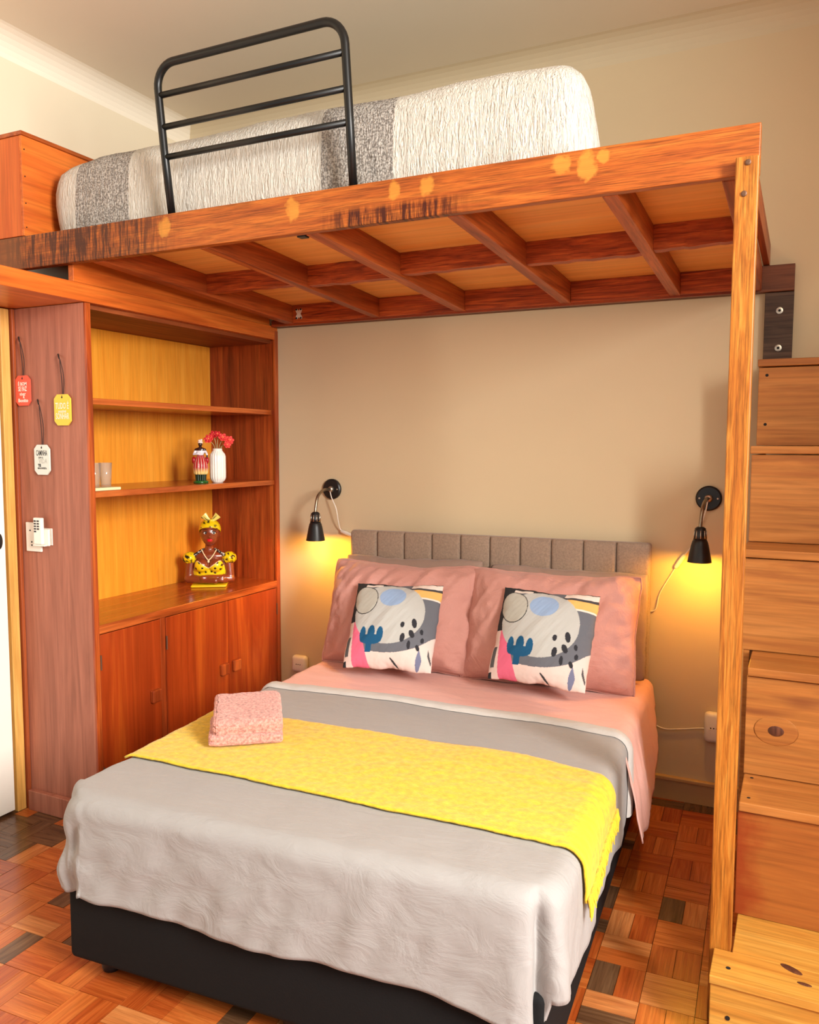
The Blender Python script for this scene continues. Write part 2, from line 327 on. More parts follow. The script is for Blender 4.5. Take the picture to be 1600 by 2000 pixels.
# parquet: basket weave of two-block squares
CELL = .1452; ang = R(2.25)
ex, ey = Vector((cos(ang), sin(ang), 0)), Vector((-sin(ang), cos(ang), 0)); O0 = Vector((-.370, -.966, 0))
bl, bw = CELL-.0016, CELL/2-.0016
meshes = []
for k, mt in enumerate(m_parq):
    b = bm_box((-bl/2, -bw/2, -.012), (bl/2, bw/2, 0)); me = bpy.data.meshes.new('parquet_block'); b.to_mesh(me); b.free(); me.materials.append(mt); meshes.append(me)
field = bmesh.new(); fieldmats = []; nblk = 0
rng = random.Random(11)
for i in range(-22, 18):
    for j in range(-26, 9):
        hor = (i+j) % 2 != 0
        for k in (0, 1):
            off = (Vector(((i+.5)*CELL, (j+.25+.5*k)*CELL, 0)) if hor else Vector(((i+.25+.5*k)*CELL, (j+.5)*CELL, 0)))
            p = O0+ex*off.x+ey*off.y
            if p.x < XL-.05 or p.x > 1.85 or p.y > .06 or p.y < -4.1: continue
            rot = ang+(0 if hor else pi/2)
            q = rng.random(); mi = 0 if q < .46 else 1 if q < .68 else 2 if q < .86 else 3
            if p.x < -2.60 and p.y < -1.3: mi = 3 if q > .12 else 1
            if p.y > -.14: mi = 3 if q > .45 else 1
            z = rng.uniform(-.0006, .0004)
            vis = (-.68 < p.x < -.08 and p.y > -1.95) or (p.x < -1.55 and -2.32 < p.y < -1.26 and p.x > -2.78)
            if vis and nblk < 299:
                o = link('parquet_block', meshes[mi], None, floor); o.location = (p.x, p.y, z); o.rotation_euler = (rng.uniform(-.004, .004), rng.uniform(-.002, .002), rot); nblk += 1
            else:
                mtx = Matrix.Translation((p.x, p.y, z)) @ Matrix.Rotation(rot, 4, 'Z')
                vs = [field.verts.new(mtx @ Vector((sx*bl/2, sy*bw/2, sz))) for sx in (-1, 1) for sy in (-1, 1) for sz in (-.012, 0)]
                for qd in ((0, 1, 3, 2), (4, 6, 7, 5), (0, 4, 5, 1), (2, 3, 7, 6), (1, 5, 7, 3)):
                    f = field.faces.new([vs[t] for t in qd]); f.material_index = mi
me = bpy.data.meshes.new('parquet_field'); field.to_mesh(me); field.free()
for mt in m_parq: me.materials.append(mt)
tag(link('parquet_field', me, None, floor), kind='stuff')
# door and jamb on the left wall
door = tag(box('door_1', (XL+.02, -2.35, .012), (-2.905, -1.345, 2.06), m_white, bevel=.003), kind='structure')
oval = bm_ell((-2.904, -1.372, 1.14), (.006, .014, .032)); fin(oval, 'flush_pull', m_black, door, True)['label'] = 'black oval flush pull'
tag(box('trim_3', (XL, -1.335, 0), (-2.90, -1.294, 2.07), m_strip, bevel=.003), kind='structure')

# ---------------- bookcase ----------------
XF, XB, Y0 = -2.5, -2.93, -1.275
bc = thing('bookcase', (-2.7, -.64, 0), 'tall built-in mahogany bookcase with honey coloured back and cupboard doors below', 'bookcase')
ep = box('end_panel', (-2.905, Y0, .0), (XF-.012, Y0+.022, 2.072), m_panel, bc, .001); ep['label'] = 'brown end panel facing the camera'
box('edge_strip', (XF-.012, Y0, 0), (XF, Y0+.026, 2.072), m_mahog, bc, .002)
box('side_batten', (-2.93, Y0-.016, 0), (-2.888, Y0-.001, 2.072), m_batten, bc, .003)
box('plinth', (-2.88, Y0-.026, 0), (XF-.0, Y0-.001, .085), m_panel, bc, .003)
box('far_panel', (XB, -.022, 0), (XF-.012, -.001, 2.072), m_mahog, bc, .001)
box('far_stile', (XF-.012, -.03, 0), (XF+.002, -.001, 2.12), m_mahog, bc, .002)
bp = box('back_panel', (XB-.02, Y0+.022, .79), (XB, -.022, 2.072), m_honey, bc, 0); bp['label'] = 'honey coloured veneer back'
box('top_board', (XL+.005, -2.55, 2.074), (XF, -.001, 2.142), m_box_x, bc, .003)
box('soffit', (XB, Y0+.022, 2.055), (XF-.03, -.022, 2.074), m_soffit, bc, .001)
for z, xf in ((1.70, XF-.03), (1.333, XF-.012)):
    box('shelf', (XB, Y0+.022, z-.013), (xf, -.022, z+.012), m_mahog_y, bc, .002)
box('counter_board', (XB, Y0+.022, .775), (XF, -.022, .811), m_mahog_y, bc, .003)
box('bottom_board', (XB, Y0+.022, .07), (XF-.02, -.022, .09), m_mahog_y, bc, .001)
box('divider', (XB, -.905, .09), (XF-.004, -.875, .775), m_mahog, bc, .002)
ys = [(-1.247, -.908), (-.872, -.442), (-.438, -.034)]
for k, (a, b) in enumerate(ys):
    d = box('cupboard_door', (XF-.022, a, .10), (XF-.002, b, .772), m_door, bc, .002)
    ky = (b-.045) if k < 2 else (a+.045)
    kz = (.445, .445, .445)[k]
    kb = bm_box((XF-.002, ky-.026, kz-.028), (XF+.02, ky+.026, kz+.028), .006, 2)
    fin(kb, 'knob', m_mahog, d)
    for hz in (.2, .66):
        hy = a if k < 2 else b
        fin(bm_tube([(XF+.001, hy, hz-.03), (XF+.001, hy, hz+.03)], .0035, 8), 'hinge', m_screw, d)

# ---------------- loft bed ----------------
YB = -1.354
def tz(y): return 2.202-.047*(y-YB)     # underside slopes down towards the wall
loft = thing('loft_bed', (-1.48, -1.34, 2.20), 'orange varnished timber loft bed platform spanning above the double bed', 'loft bed')
fb = box('front_beam', (XL+.005, YB, 2.202), (-.125, YB+.03, 2.325), m_beam, loft, .003); fb['label'] = 'stained front beam with pale filler patches'
def shear_box(name, lo, hi, mat, bev=.002):
    bm = bm_box(lo, hi, bev)
    for v in bm.verts: v.co.z += tz(v.co.y)
    return fin(bm, name, mat, loft)
JX = [(-2.40, .05), (-1.90, .042), (-1.468, .05), (-.975, .046), (-.520, .042), (-.215, .04)]
HJ = .088
for x, w in JX: shear_box('joist', (x, YB+.031, 0), (x+w, -.046, HJ), m_joist)
for k in range(len(JX)-1):
    x0, x1 = JX[k][0]+JX[k][1], JX[k+1][0]; yb = -.73+(.02 if k % 2 else -.015)
    bm = bmesh.new(); n = 14   # rough-sawn wavy lower edge
    top, bot = [], []
    for i in range(n+1):
        x = x0+.0005+(x1-x0-.001)*i/n; w = .006*fbm(x*14, k*3.1)
        for lst, z in ((top, HJ), (bot, .008+w)):
            lst.append((bm.verts.new((x, yb+w*.5, z)), bm.verts.new((x, yb+.035+w*.4, z))))
    for i in range(n):
        (a, b), (c, d) = top[i], top[i+1]; (e, f), (g, h) = bot[i], bot[i+1]
        bm.faces.new((a, c, d, b)); bm.faces.new((e, f, h, g)); bm.faces.new((a, e, g, c)); bm.faces.new((b, d, h, f))
    bm.faces.new((top[0][0], top[0][1], bot[0][1], bot[0][0])); bm.faces.new((top[n][1], top[n][0], bot[n][0], bot[n][1]))
    bmesh.ops.recalc_face_normals(bm, faces=bm.faces)
    for v in bm.verts: v.co.z += tz(v.co.y)
    fin(bm, 'blocking', m_joist_x, loft)
    shear_box('rear_blocking', (x0+.0005, -.085, 0), (x1-.0005, -.046, HJ), m_joist_x)
    for (ya, yc) in ((YB+.031, yb+.017), (yb+.0175, -.046)):
        shear_box('plywood_panel', (x0-.015, ya, HJ+.0005), (x1+.015, yc, HJ+.012), m_ply, 0)
shear_box('front_rail', (-2.35, YB+.0305, .012), (-.22, YB+.06, .03), m_joist_x, .001)
box('ledger_beam', (XF+.002, -.044, 2.134), (-.058, -.001, 2.236), m_ledger, loft, .002)
box('ledger_strip', (XF+.004, -.062, 2.134), (-.20, -.0445, 2.166), m_mahog_x, loft, .002)
box('side_board', (-.173, YB+.031, 2.240), (-.150, -.002, 2.325), m_joist, loft, .002)
cb = box('cheek_board', (XF-.03, YB+.03, 2.1425), (XF-.004, -.064, 2.236), m_box_x, loft, .002)
bm = bm_box((-.179, YB-.031, 0), (-.125, YB-.001, 2.238), .003); pst = fin(bm, 'post', m_post, loft); pst['label'] = 'golden oak front post'
for (x, z) in ((-.150, 2.222), (-.157, 2.148)): screw('screw', (x, YB-.0325, z), (0, -1, 0), .007, pst, m_screw)
wp = box('wall_post', (-.162, -.034, 1.62), (-.058, -.001, 2.132), m_wallpost, loft, .002); wp['label'] = 'dark stained short post under ledger'
for z in (2.06, 1.915):
    screw('washer', (-.108, -.036, z), (0, -1, 0), .013, wp, m_steel); screw('bolt', (-.108, -.039, z), (0, -1, 0), .005, wp, m_gap)
# bracket and corner clip
bk = box('bracket', (-.475, -.052, tz(-.05)-.0035), (-.395, -.050+.012, tz(-.05)-.0005), m_steel, loft, .001)
bk = box('bracket', (-.47, -.0655, 2.168), (-.385, -.0625, 2.185), m_clip, loft, .001)
for x in (-.455, -.41): screw('screw', (x, -.0665, 2.1765), (0, -1, 0), .004, bk, m_gap)
def clip(c):
    bm = bmesh.new(); pts = []
    for k in range(48):
        a = 2*pi*k/48; r = .021+.0085*cos(4*(a-pi/4))
        pts.append(bm.verts.new((c[0]+.8*r*cos(a), c[1], c[2]+1.15*r*sin(a))))
    f = bm.faces.new(pts); e = bmesh.ops.extrude_face_region(bm, geom=[f]); bmesh.ops.translate(bm, verts=[v for v in e['geom'] if isinstance(v, bmesh.types.BMVert)], vec=(0, .003, 0))
    bmesh.ops.recalc_face_normals(bm, faces=bm.faces)
    o = fin(bm, 'clip', m_clip, loft)
    for sx in (-1, 1):
        for sz in (-1, 1): screw('screw', (c[0]+sx*.013, c[1]-.0005, c[2]+sz*.021), (0, -1, 0), .0045, o, m_gap)
clip((-2.31, -.090, 2.185))
box('block_cap', (-1.505, YB+.033, tz(YB)-.003), (-1.475, YB+.06, tz(YB)+.01), m_black, loft, .001)
# box at the head end of the loft
hb = thing('storage_box', (-2.89, -.85, 2.327), 'orange plywood box standing at the left end of the loft', 'storage box')
box('front_panel', (XL+.01, YB, 2.327), (-2.735, YB+.018, 2.70), m_box, hb, .002)
box('side_panel', (-2.735, YB, 2.327), (-2.723, -.30, 2.70), m_box_x, hb, .001)
box('back_panel', (XL+.01, -.318, 2.327), (-2.735, -.30, 2.70), m_box, hb, .001)
box('lid', (XL+.01, YB-.004, 2.7005), (-2.718, -.296, 2.716), m_mahog_y, hb, .002)
for z in (2.36, 2.45, 2.55, 2.65): screw('nail', (-2.7225, YB+.012, z), (1, 0, 0), .0025, hb, m_gap)

# loft mattress and its seersucker bedspread
MZ = 2.327
def loft_plan(inset=0):
    return [(-2.702+inset, -1.255+inset), (-.585-inset, -1.255+inset), (-.80-inset, -.12-inset), (-2.702+inset, -.12-inset)]
def round_poly(pts, r, n=6):
    out = []; m = len(pts)
    for i in range(m):
        a, b, c = Vector(pts[i-1]), Vector(pts[i]), Vector(pts[(i+1) % m]); d1, d2 = (a-b).normalized(), (c-b).normalized()
        p, q = b+d1*r[i], b+d2*r[i]
        for k in range(n+1):
            t = k/n; out.append(p*(1-t)**2+b*2*t*(1-t)+q*t*t)
    return out
bm = bmesh.new(); ring = round_poly(loft_plan(.035), [.08]*4); rows = []
for z, s in ((MZ, .0), (MZ+.02, .0), (MZ+.21, 0), (MZ+.235, .02)):
    rows.append([bm.verts.new((p.x-(s if p.x > -1.6 else -s), p.y-(s if p.y > -.6 else -s), z)) for p in ring])
for a, b in zip(rows, rows[1:]):
    for k in range(len(ring)): bm.faces.new((a[k], a[(k+1) % len(ring)], b[(k+1) % len(ring)], b[k]))
bm.faces.new(rows[0][::-1]); bm.faces.new(rows[-1]); tag(fin(bm, 'loft_mattress', M('mattress_ticking', (206, 190, 172), .8), None, True), 'thin mattress under the striped bedspread up on the loft', 'mattress')
def loft_spread():
    ring = round_poly(loft_plan(), [.10, .13, .12, .1], 10)
    # resample the outline densely
    P = ring+[ring[0]]; L = [0]
    for a, b in zip(P, P[1:]): L.append(L[-1]+(b-a).length)
    n = 560; out = []; k = 0
    for i in range(n):
        s = L[-1]*i/n
        while L[k+1] < s: k += 1
        t = (s-L[k])/(L[k+1]-L[k]+1e-9); out.append(P[k].lerp(P[k+1], t))
    ctr = Vector((-1.65, -.68)); bm = bmesh.new(); rows = []
    prof = [(.0, -.30), (.01, -.27), (.012, -.22), (.010, -.16), (.006, -.10), (.0, -.06), (-.012, -.03), (-.035, -.008), (-.08, 0), (-.2, .004), (-.4, .006)]
    ztop = 2.628
    for (o, dz) in prof:
        row = []
        for i, p in enumerate(out):
            q = out[(i+1) % n]-out[i-1]; nn = Vector((q.y, -q.x)).normalized()
            hang = max(0, -dz)/.3
            cr = .0035*noise.noise(Vector((i*.9, dz*14, 0)))*min(1, hang*4+.3)
            rightend = max(0, min(1, (p.x+1.35)/.7)) if p.y < -.9 else 0
            f = rightend*(.018*noise.noise(Vector((p.x*26, 3.3, dz*3)))+.014*noise.noise(Vector((p.x*60, 1.3, dz*4))))*max(0, hang-.35)
            fl = .05*max(0, hang-.1)*(1 if p.x > -.7 else 0)
            lb = -.05*max(0, hang-.45)*max(0, min(1, (-2.55-p.x)/.15))
            off = o+cr+f+lb
            x, y = p.x+nn.x*off, p.y+nn.y*off
            if o <= -.2:
                t = min(1, -o/1.0); x, y = p.x+(ctr.x-p.x)*t*.5, p.y+(ctr.y-p.y)*t
            z = ztop+dz*(1.0)+.012*fbm(x*2.2, y*2.2)+(.012*rightend*noise.noise(Vector((p.x*30, 0, 0))) if dz < -.25 else 0)
            z += -.035*max(0, min(1, (-2.45-p.x)/.27))*(1 if dz > -.15 else .3)
            z = max(z, MZ+.003)
            row.append(bm.verts.new((x+fl*0.6*(nn.x), y, z)))
        rows.append(row)
    for a, b in zip(rows, rows[1:]):
        for k in range(n): bm.faces.new((a[k], a[(k+1) % n], b[(k+1) % n], b[k]))
    bm.faces.new(rows[-1]); o = fin(bm, 'bedspread', m_spread, None, True)
    return tag(o, 'crinkled white bedspread with two grey stripes on the loft mattress', 'bedspread')
loft_spread()

# guard rail
gr = thing('guard_rail', (-1.67, -1.32, 2.327), 'black tubular steel guard rail standing on the loft edge', 'guard rail')
YR = -1.312; lean = -.045
def rp(x, z): return (x, YR+lean*(z-2.33)/.5, z)
xl, xr, zt, rr = -2.030, -1.300, 2.822, .075
pts = [rp(xl, 2.327), rp(xl-.012, 2.55), rp(xl-.018, zt-rr)]
for k in range(1, 9): a = pi-k*pi/16; pts.append(rp(xl-.018+rr+rr*cos(a), zt-rr+rr*sin(a)))
for k in range(0, 9): a = pi/2-k*pi/16; pts.append(rp(xr-.006-rr+rr*cos(a), zt-rr+rr*sin(a)))
pts += [rp(xr-.003, 2.55), rp(xr, 2.327)]
fin(bm_tube(pts, .0135, 14), 'outer_frame', m_rail, gr, True)
for z in (2.725, 2.622, 2.524): fin(bm_tube([rp(xl-.016, z), rp(xr-.005, z)], .0105, 12), 'crossbar', m_rail, gr, True)
for x in (xl, xr):
    box('foot_plate', (x-.018, YR-.008, 2.3265), (x+.03, YR+.022, 2.333), m_rail, gr, .001)
    screw('screw', rp(x, 2.365), (.3, -1, 0), .005, gr, m_steel)

# ---------------- staircase ----------------
st = thing('staircase', (.14, -.8, 0), 'steep pine plank staircase beside the oak post, cut off by the right edge', 'stairs')
SX, SR = -.166, .46
steps = [(.205, -1.515), (.537, -1.195), (.869, -.985), (1.20, -.775), (1.53, -.56), (1.848, -.29)]
for k, (z, y) in enumerate(steps):
    yn = steps[k+1][1] if k < 5 else -.045
    th = .026 if k else .022
    lt = m_pine_light if k == 0 else m_pine
    x0 = SX
    if k == 0:   # lowest tread is notched round the post
        bm = bm_box((SX, y, z-th), (SR, YB-.035, z), .002); bm_box((-.121, YB-.0352, z-th), (SR, yn+.02, z), .002, 2, bm)
        t = fin(bm, 'tread', lt, st)
        box('bottom_riser', (SX+.002, y+.008, .01), (SR, y+.03, z-th-.001), m_pine_light, st, .002)
        fin(bm_tube([(-.125, y+.05, z-.001), (-.125, y+.05, z+.0006)], .006, 10), 'nail_hole', m_gap, t); fin(bm_tube([(-.12, y+.0065, .10), (-.12, y+.009, .10)], .006, 10), 'nail_hole', m_gap, st)
    else:
        t = box('tread', (x0 if k > 2 else -.128, y-.012, z-th), (SR, yn+.02, z), lt, st, .003)
    if k == 1:
        for hy in (.185, .03): fin(bm_tube([(-.105, y+hy, z-.001), (-.105, y+hy, z+.0006)], .005, 10), 'nail_hole', m_gap, t)
    if k < 5:
        zt = steps[k+1][0]-.026; rx = -.130 if k < 2 else SX+.004
        r = box('riser', (rx, yn, z+(.002 if k else .001)), (SR, yn+.02, zt-.004), m_pine_red if k == 0 else m_pine, st, .002)
        if k == 4:
            for hz in (.08, .26): fin(bm_tube([(rx+.028, yn-.0012, z+hz), (rx+.028, yn+.001, z+hz)], .0055, 10), 'nail_hole', m_gap, r)
        if k == 1:
            for rad, c in ((.062, m_pine), (.024, m_knot)):
                b = bm_ell((-.045, yn, z+.145), (rad, .0012 if rad > .05 else .0030, rad*.72)); kn = fin(b, 'knot', c, r, True)
                if c is m_pine: kn.name = 'knot_ring'; kn.data.name = 'knot_ring'
box('side_board', (SX+.012, -.77, .0), (SX+.030, -.05, 1.20-.03), m_pine, st, .002)
box('side_board', (SR-.02, -1.19, .0), (SR-.002, -.05, .50), m_pine, st, .002)
box('side_board', (SX+.012, -.535, 1.205), (SX+.030, -.05, 1.50), m_pine, st, .002)
box('side_board', (SX+.012, -.268, 1.535), (SX+.030, -.05, 1.82), m_pine, st, .002)
b = bm_ell((.02, -1.40, .2045), (.03, .012, .0022), rot=Matrix.Rotation(-.5, 3, 'Z')); fin(b, 'knot', m_knot, st, True)
b = bm_ell((.05, -1.45, .2045), (.018, .007, .0022), rot=Matrix.Rotation(-.1, 3, 'Z')); fin(b, 'knot', m_knot, st, True)

# ---------------- double bed ----------------
TH = R(3.3); BO = Vector((-.57-.7*cos(TH), -.022-.7*sin(TH), 0)); BM = Matrix.Translation(BO) @ Matrix.Rotation(TH, 4, 'Z')
def bed_obj(bm, name, mat, smooth=True):
    o = fin(bm, name, mat, None, smooth, False); o.location = BO; o.rotation_euler = (0, 0, TH); return o
hd = thing('headboard', BO, 'taupe channel-tufted headboard against the beige wall', 'headboard', rz=TH)
box('frame', (-.70, -.048, .02), (.70, -.002, 1.118), m_head_fab, hd, .012, 3, True, False)
for k in range(10):
    x0 = -.70+.14*k
    bm = bm_box((x0+.0006, -.085, .35), (x0+.1394, -.042, 1.122), .016, 4); fin(bm, 'upholstered_panel', m_head_fab, hd, True, False)
for sx in (-.55, .55): box('leg', (sx-.03, -.045, 0), (sx+.03, -.01, .03), m_black, hd, .001, 2, False, False)
bs = thing('bed_base', BO, 'black suede box bed base on short black feet', 'bed', rz=TH)
box('box_body', (-.69, -1.912, .062), (.69, -.09, .312), m_base_fab, bs, .018, 4, True, False)
for sx in (-.61, 0, .61):
    for sy in (-.2, -1.03, -1.83): fin(bm_lathe([(.024, 0), (.027, .01), (.032, .063)], 14, (sx, sy, 0)), 'foot', m_black, bs, True, False)
mt = bm_box((-.665, -1.882, .3125), (.665, -.09, .532), .06, 5); tag(bed_obj(mt, 'mattress', m_pink), 'double mattress in a pink fitted sheet under the grey duvet', 'mattress')

def drape(u, v, a, L, rc, top, re, off=0, flare=.04):
    qx = max(abs(u)-(a-rc), 0); qv = max(-v-(L-rc), 0); m = max(qx, qv); sg = 1 if u >= 0 else -1
    cx, cy = min(abs(u), a-rc), min(-v, L-rc)
    phi = atan2(qv, qx) if m > 0 else 0
    arc = re*pi/2
    if m <= rc: rad, z, tl = m, top, 0.0
    else:
        s = m-rc
        if s < arc: tl = s/re; rad, z = rc+re*sin(tl), top-re*(1-cos(tl))
        else: tl = pi/2; rad, z = rc+re+flare*(s-arc), top-re-(s-arc)
    n = Vector((sg*cos(phi)*sin(tl), -sin(phi)*sin(tl), cos(tl)))
    return Vector((sg*(cx+rad*cos(phi)), -(cy+rad*sin(phi)), z))+n*off, n, m-rc, phi
TOPZ = .558
def duvet_pt(u, v, off=0, top=TOPZ):
    p, n, s, phi = drape(u, v, .678, 1.884, .07, top, .05, off, .03)
    d = .006*fbm(u*2.3, v*2.3)+.0022*fbm(u*7+v*3, v*9, 5)
    if s > .03:
        k = min(1, (s-.03)/.2); per = (v if phi < .3 else u) + phi*.2
        d += k*(.012*noise.noise(Vector((per*5.5, s*1.2, 2.2)))+.006*noise.noise(Vector((per*15+s*6, s*5, 7))))
        if .05 < phi < 1.52 and u > 0: d -= min(1, s/.12)*.034*exp(-((phi-.95)/.13)**2)-.02*k*exp(-((phi-.6)/.25)**2)
        if .05 < phi < 1.52 and u < 0: d += .012*k*sin(phi*7+s*9)+.006*sin(s*45+phi*3)
        if u < 0 and phi > 1.2: d += k*.006*noise.noise(Vector((u*6-s*10, s*16+u*9, 1)))
    return p+n*d, n
def sheet(u0, u1, v0, v1, nu, nv, pt, thick=0, hem=None):
    def f(s, t): return pt(u0+(u1-u0)*s, v0+(v1-v0)*t)[0]
    bm = grid_mesh(nu, nv, f)
    return bm
HEM = .07+.086+.20
VF = -.80
def duvet():
    def f(s, t):
        h = .355+.015*noise.noise(Vector((s*9, 1, 4)))
        u = (s*2-1)*(.678-.07+h); v = VF-.03-abs(max(0, (u-.4)))*.18+(-(1.884-.07+h+.02*noise.noise(Vector((u*3, 5, 5))))-VF)*t
        return duvet_pt(u, v)[0]
    bm = grid_mesh(170, 150, f); bmesh.ops.reverse_faces(bm, faces=bm.faces); o = bed_obj(bm, 'duvet', m_duvet)
    sm = o.modifiers.new('thick', 'SOLIDIFY'); sm.thickness = .010; sm.offset = -1
    # rolled, paler turned-back edge at the head side
    def e(s, t):
        u = (s*2-1)*(.678-.07+.345); w = (t-.5)*.062; v = VF-.005-abs(max(0, (u-.4)))*.18+w
        h = .013*sqrt(max(0, 1-(2*t-1)**2))
        p, n = duvet_pt(u, v, .002+h); return p+Vector((0, .003*noise.noise(Vector((u*22, 0, 0))), 0))
    eb = fin(grid_mesh(150, 9, e), 'turned_edge', m_duvet_edge, o, True, False); eb['label'] = 'paler turned-back edge'
    return tag(o, 'plain grey duvet covering the lower part of the double bed', 'duvet')
duvet()
def pink_sheet():
    def f(s, t):
        v = -.075+(-.93+.075)*t
        hr = .20+.20*min(1, max(0, (-v-.16)/.32)); hl = .24
        u = -(.68-.06+hl)+((.68-.06+hl)+(.68-.06+hr))*s
        p, n, sd, phi = drape(u, v, .680, 3.0, .06, .545, .045, 0, .20 if u > 0 else .02)
        d = .005*fbm(u*3, v*3, 2)+.0035*fbm(u*4+v*2, v*16, 3)
        if sd > .02: d += min(1, sd/.25)*.016*noise.noise(Vector((v*9, sd*2, 1)))+min(1, sd/.2)*.012*abs(noise.noise(Vector((v*16+sd*5, sd*2, 3))))
        return p+n*max(d, -.004)
    o = bed_obj(grid_mesh(150, 90, f), 'top_sheet', m_pink); sm = o.modifiers.new('thick', 'SOLIDIFY'); sm.thickness = .004; sm.offset = -1
    return tag(o, 'pink cotton sheet between pillows and duvet, hanging down on the right', 'sheet')
pink_sheet()
def throw():
    # quadrilateral on the bed top: foot edge / head edge, right end hangs down with a fringe
    def vv(u, t): # t=0 head edge, 1 foot edge
        vh = -1.175-max(0, u-.45)*.26; vf = -1.640-.05*(u+.7); return vh+(vf-vh)*t
    UR = .678+.150
    def f(s, t):
        ue = UR-.03*(1-t)+.02*noise.noise(Vector((t*5, 2, 2)))
        u = -.735+.02*t+(ue+.735-.02*t)*s; v = vv(min(u, .75), t)
        p, n = duvet_pt(u, v, .006+.0015*fbm(u*40, v*40)); return p
    bm = grid_mesh(190, 70, f); bmesh.ops.reverse_faces(bm, faces=bm.faces); o = bed_obj(bm, 'throw_blanket', m_yellow); sm = o.modifiers.new('thick', 'SOLIDIFY'); sm.thickness = .007; sm.offset = 1
    bm = bmesh.new(); rg = random.Random(3)
    for k in range(92):
        t = k/91; u = UR-.03*(1-t); a, n = duvet_pt(u-.012, vv(.75, t), .016)
        ln = .04+.02*rg.random(); tw = rg.uniform(-.012, .012)
        bm_tube([a, a+Vector((.002+rg.uniform(0, .006), tw*.4, -ln*.5)), a+Vector((rg.uniform(-.002, .008), tw, -ln))], [.0035, .003, .0016], 5, True, bm)
    tag(fin(bm, 'fringe', m_yellow, o, False, False), kind='stuff')
    return tag(o, 'yellow waffle throw laid across the grey duvet with a fringed end', 'throw')
throw()

def pillow_mesh(w, h, th, nu=70, nv=56, pinch=.10, wr=.012, seed=0, soft=1.0):
    bm = bmesh.new(); bot = {}
    def pt(s, t, side):
        x, y = 2*s-1, 2*t-1
        ed = max(0, (1-abs(x)**2.2))*max(0, (1-abs(y)**2.2)); z = th/2*ed**.58
        px = w/2*x*(1-pinch*.55*(1-y*y)*abs(x)**3); py = h/2*y*(1-pinch*(1-x*x)*abs(y)**3)
        kc = (x*y)**4; px *= 1-.035*kc; py *= 1-.05*kc; e = k0 = max(abs(x), abs(y))**6
        px += .006*e*fbm(y*2.3+seed, x*2, 3)*soft; py += .010*e*fbm(x*2.1, y*2+seed, 8)*soft
        k = max(abs(x), abs(y)); wk = wr*(k**3)*(1-k**12)
        z += side*0+wk*fbm(px*9+seed, py*9, side+seed)+.5*wr*fbm(px*14-py*9, py*4+seed, seed*1.7)*ed**.5
        z = max(z, .0)
        return Vector((px, -side*z if side > 0 else z, py)) if False else Vector((px, -z if side > 0 else z, py))
    front = [[bm.verts.new(pt(i/(nu-1), j/(nv-1), 1)) for j in range(nv)] for i in range(nu)]
    back = [[(front[i][j] if i in (0, nu-1) or j in (0, nv-1) else bm.verts.new(pt(i/(nu-1), j/(nv-1), -1))) for j in range(nv)] for i in range(nu)]
    for i in range(nu-1):
        for j in range(nv-1):
            bm.faces.new((front[i][j], front[i+1][j], front[i+1][j+1], front[i][j+1])); bm.faces.new((back[i][j], back[i][j+1], back[i+1][j+1], back[i+1][j]))
    return bm
def place(o, u, v, z, tilt, rz=0, ry=0):
    o.matrix_world = BM @ Matrix.Translation((u, v, z)) @ Matrix.Rotation(rz, 4, 'Z') @ Matrix.Rotation(-tilt, 4, 'X') @ Matrix.Rotation(ry, 4, 'Y'); return o
def pillow(name, w, h, th, mat, u, v, z, tilt, label, cat, group=None, rz=0, ry=0, seed=0, seam=None, **k):
    o = fin(pillow_mesh(w, h, th, seed=seed, **k), name, mat, None, True, False); place(o, u, v, z, tilt, rz, ry)
    if seam:
        pts = [];
        for q in range(0, 160):
            a = q/160*4; s = int(a); f = a-s; x, y = [(2*f-1, -1), (1, 2*f-1), (1-2*f, 1), (-1, 1-2*f)][s]; p = k.get('pinch', .10)
            px = w/2*x*(1-p*.55*(1-y*y)*abs(x)**3); py = h/2*y*(1-p*(1-x*x)*abs(y)**3); kc = (x*y)**4; px *= 1-.035*kc; py *= 1-.05*kc
            pts.append((px+.006*fbm(y*2.3+seed, x*2, 3), 0, py+.010*fbm(x*2.1, y*2+seed, 8)))
        sb = fin(bm_tube(pts+[pts[0]], .0035, 6), 'piping', seam, o, True, False)
    return tag(o, label, cat, group)
pillow('pillow', .70, .46, .13, m_taupe, -.36, -.150, .79, R(10), 'taupe pillow mostly hidden behind the left pink pillow', 'pillow', seed=1.5, pinch=.06)
pillow('pillow', .70, .46, .13, m_taupe, .36, -.150, .78, R(10), 'taupe pillow mostly hidden behind the right pink pillow', 'pillow', seed=2.5, pinch=.06)
pillow('pillow', .74, .50, .29, m_pillow, -.345, -.285, .772, R(20), 'plump pink pillow on the left side of the bed', 'pillow', seed=3.1, seam=m_pillow, pinch=.10, wr=.045)
pillow('pillow', .74, .50, .29, m_pillow, .325, -.295, .772, R(20), 'plump pink pillow on the right side of the bed', 'pillow', seed=4.7, seam=m_pillow, pinch=.10, wr=.045)
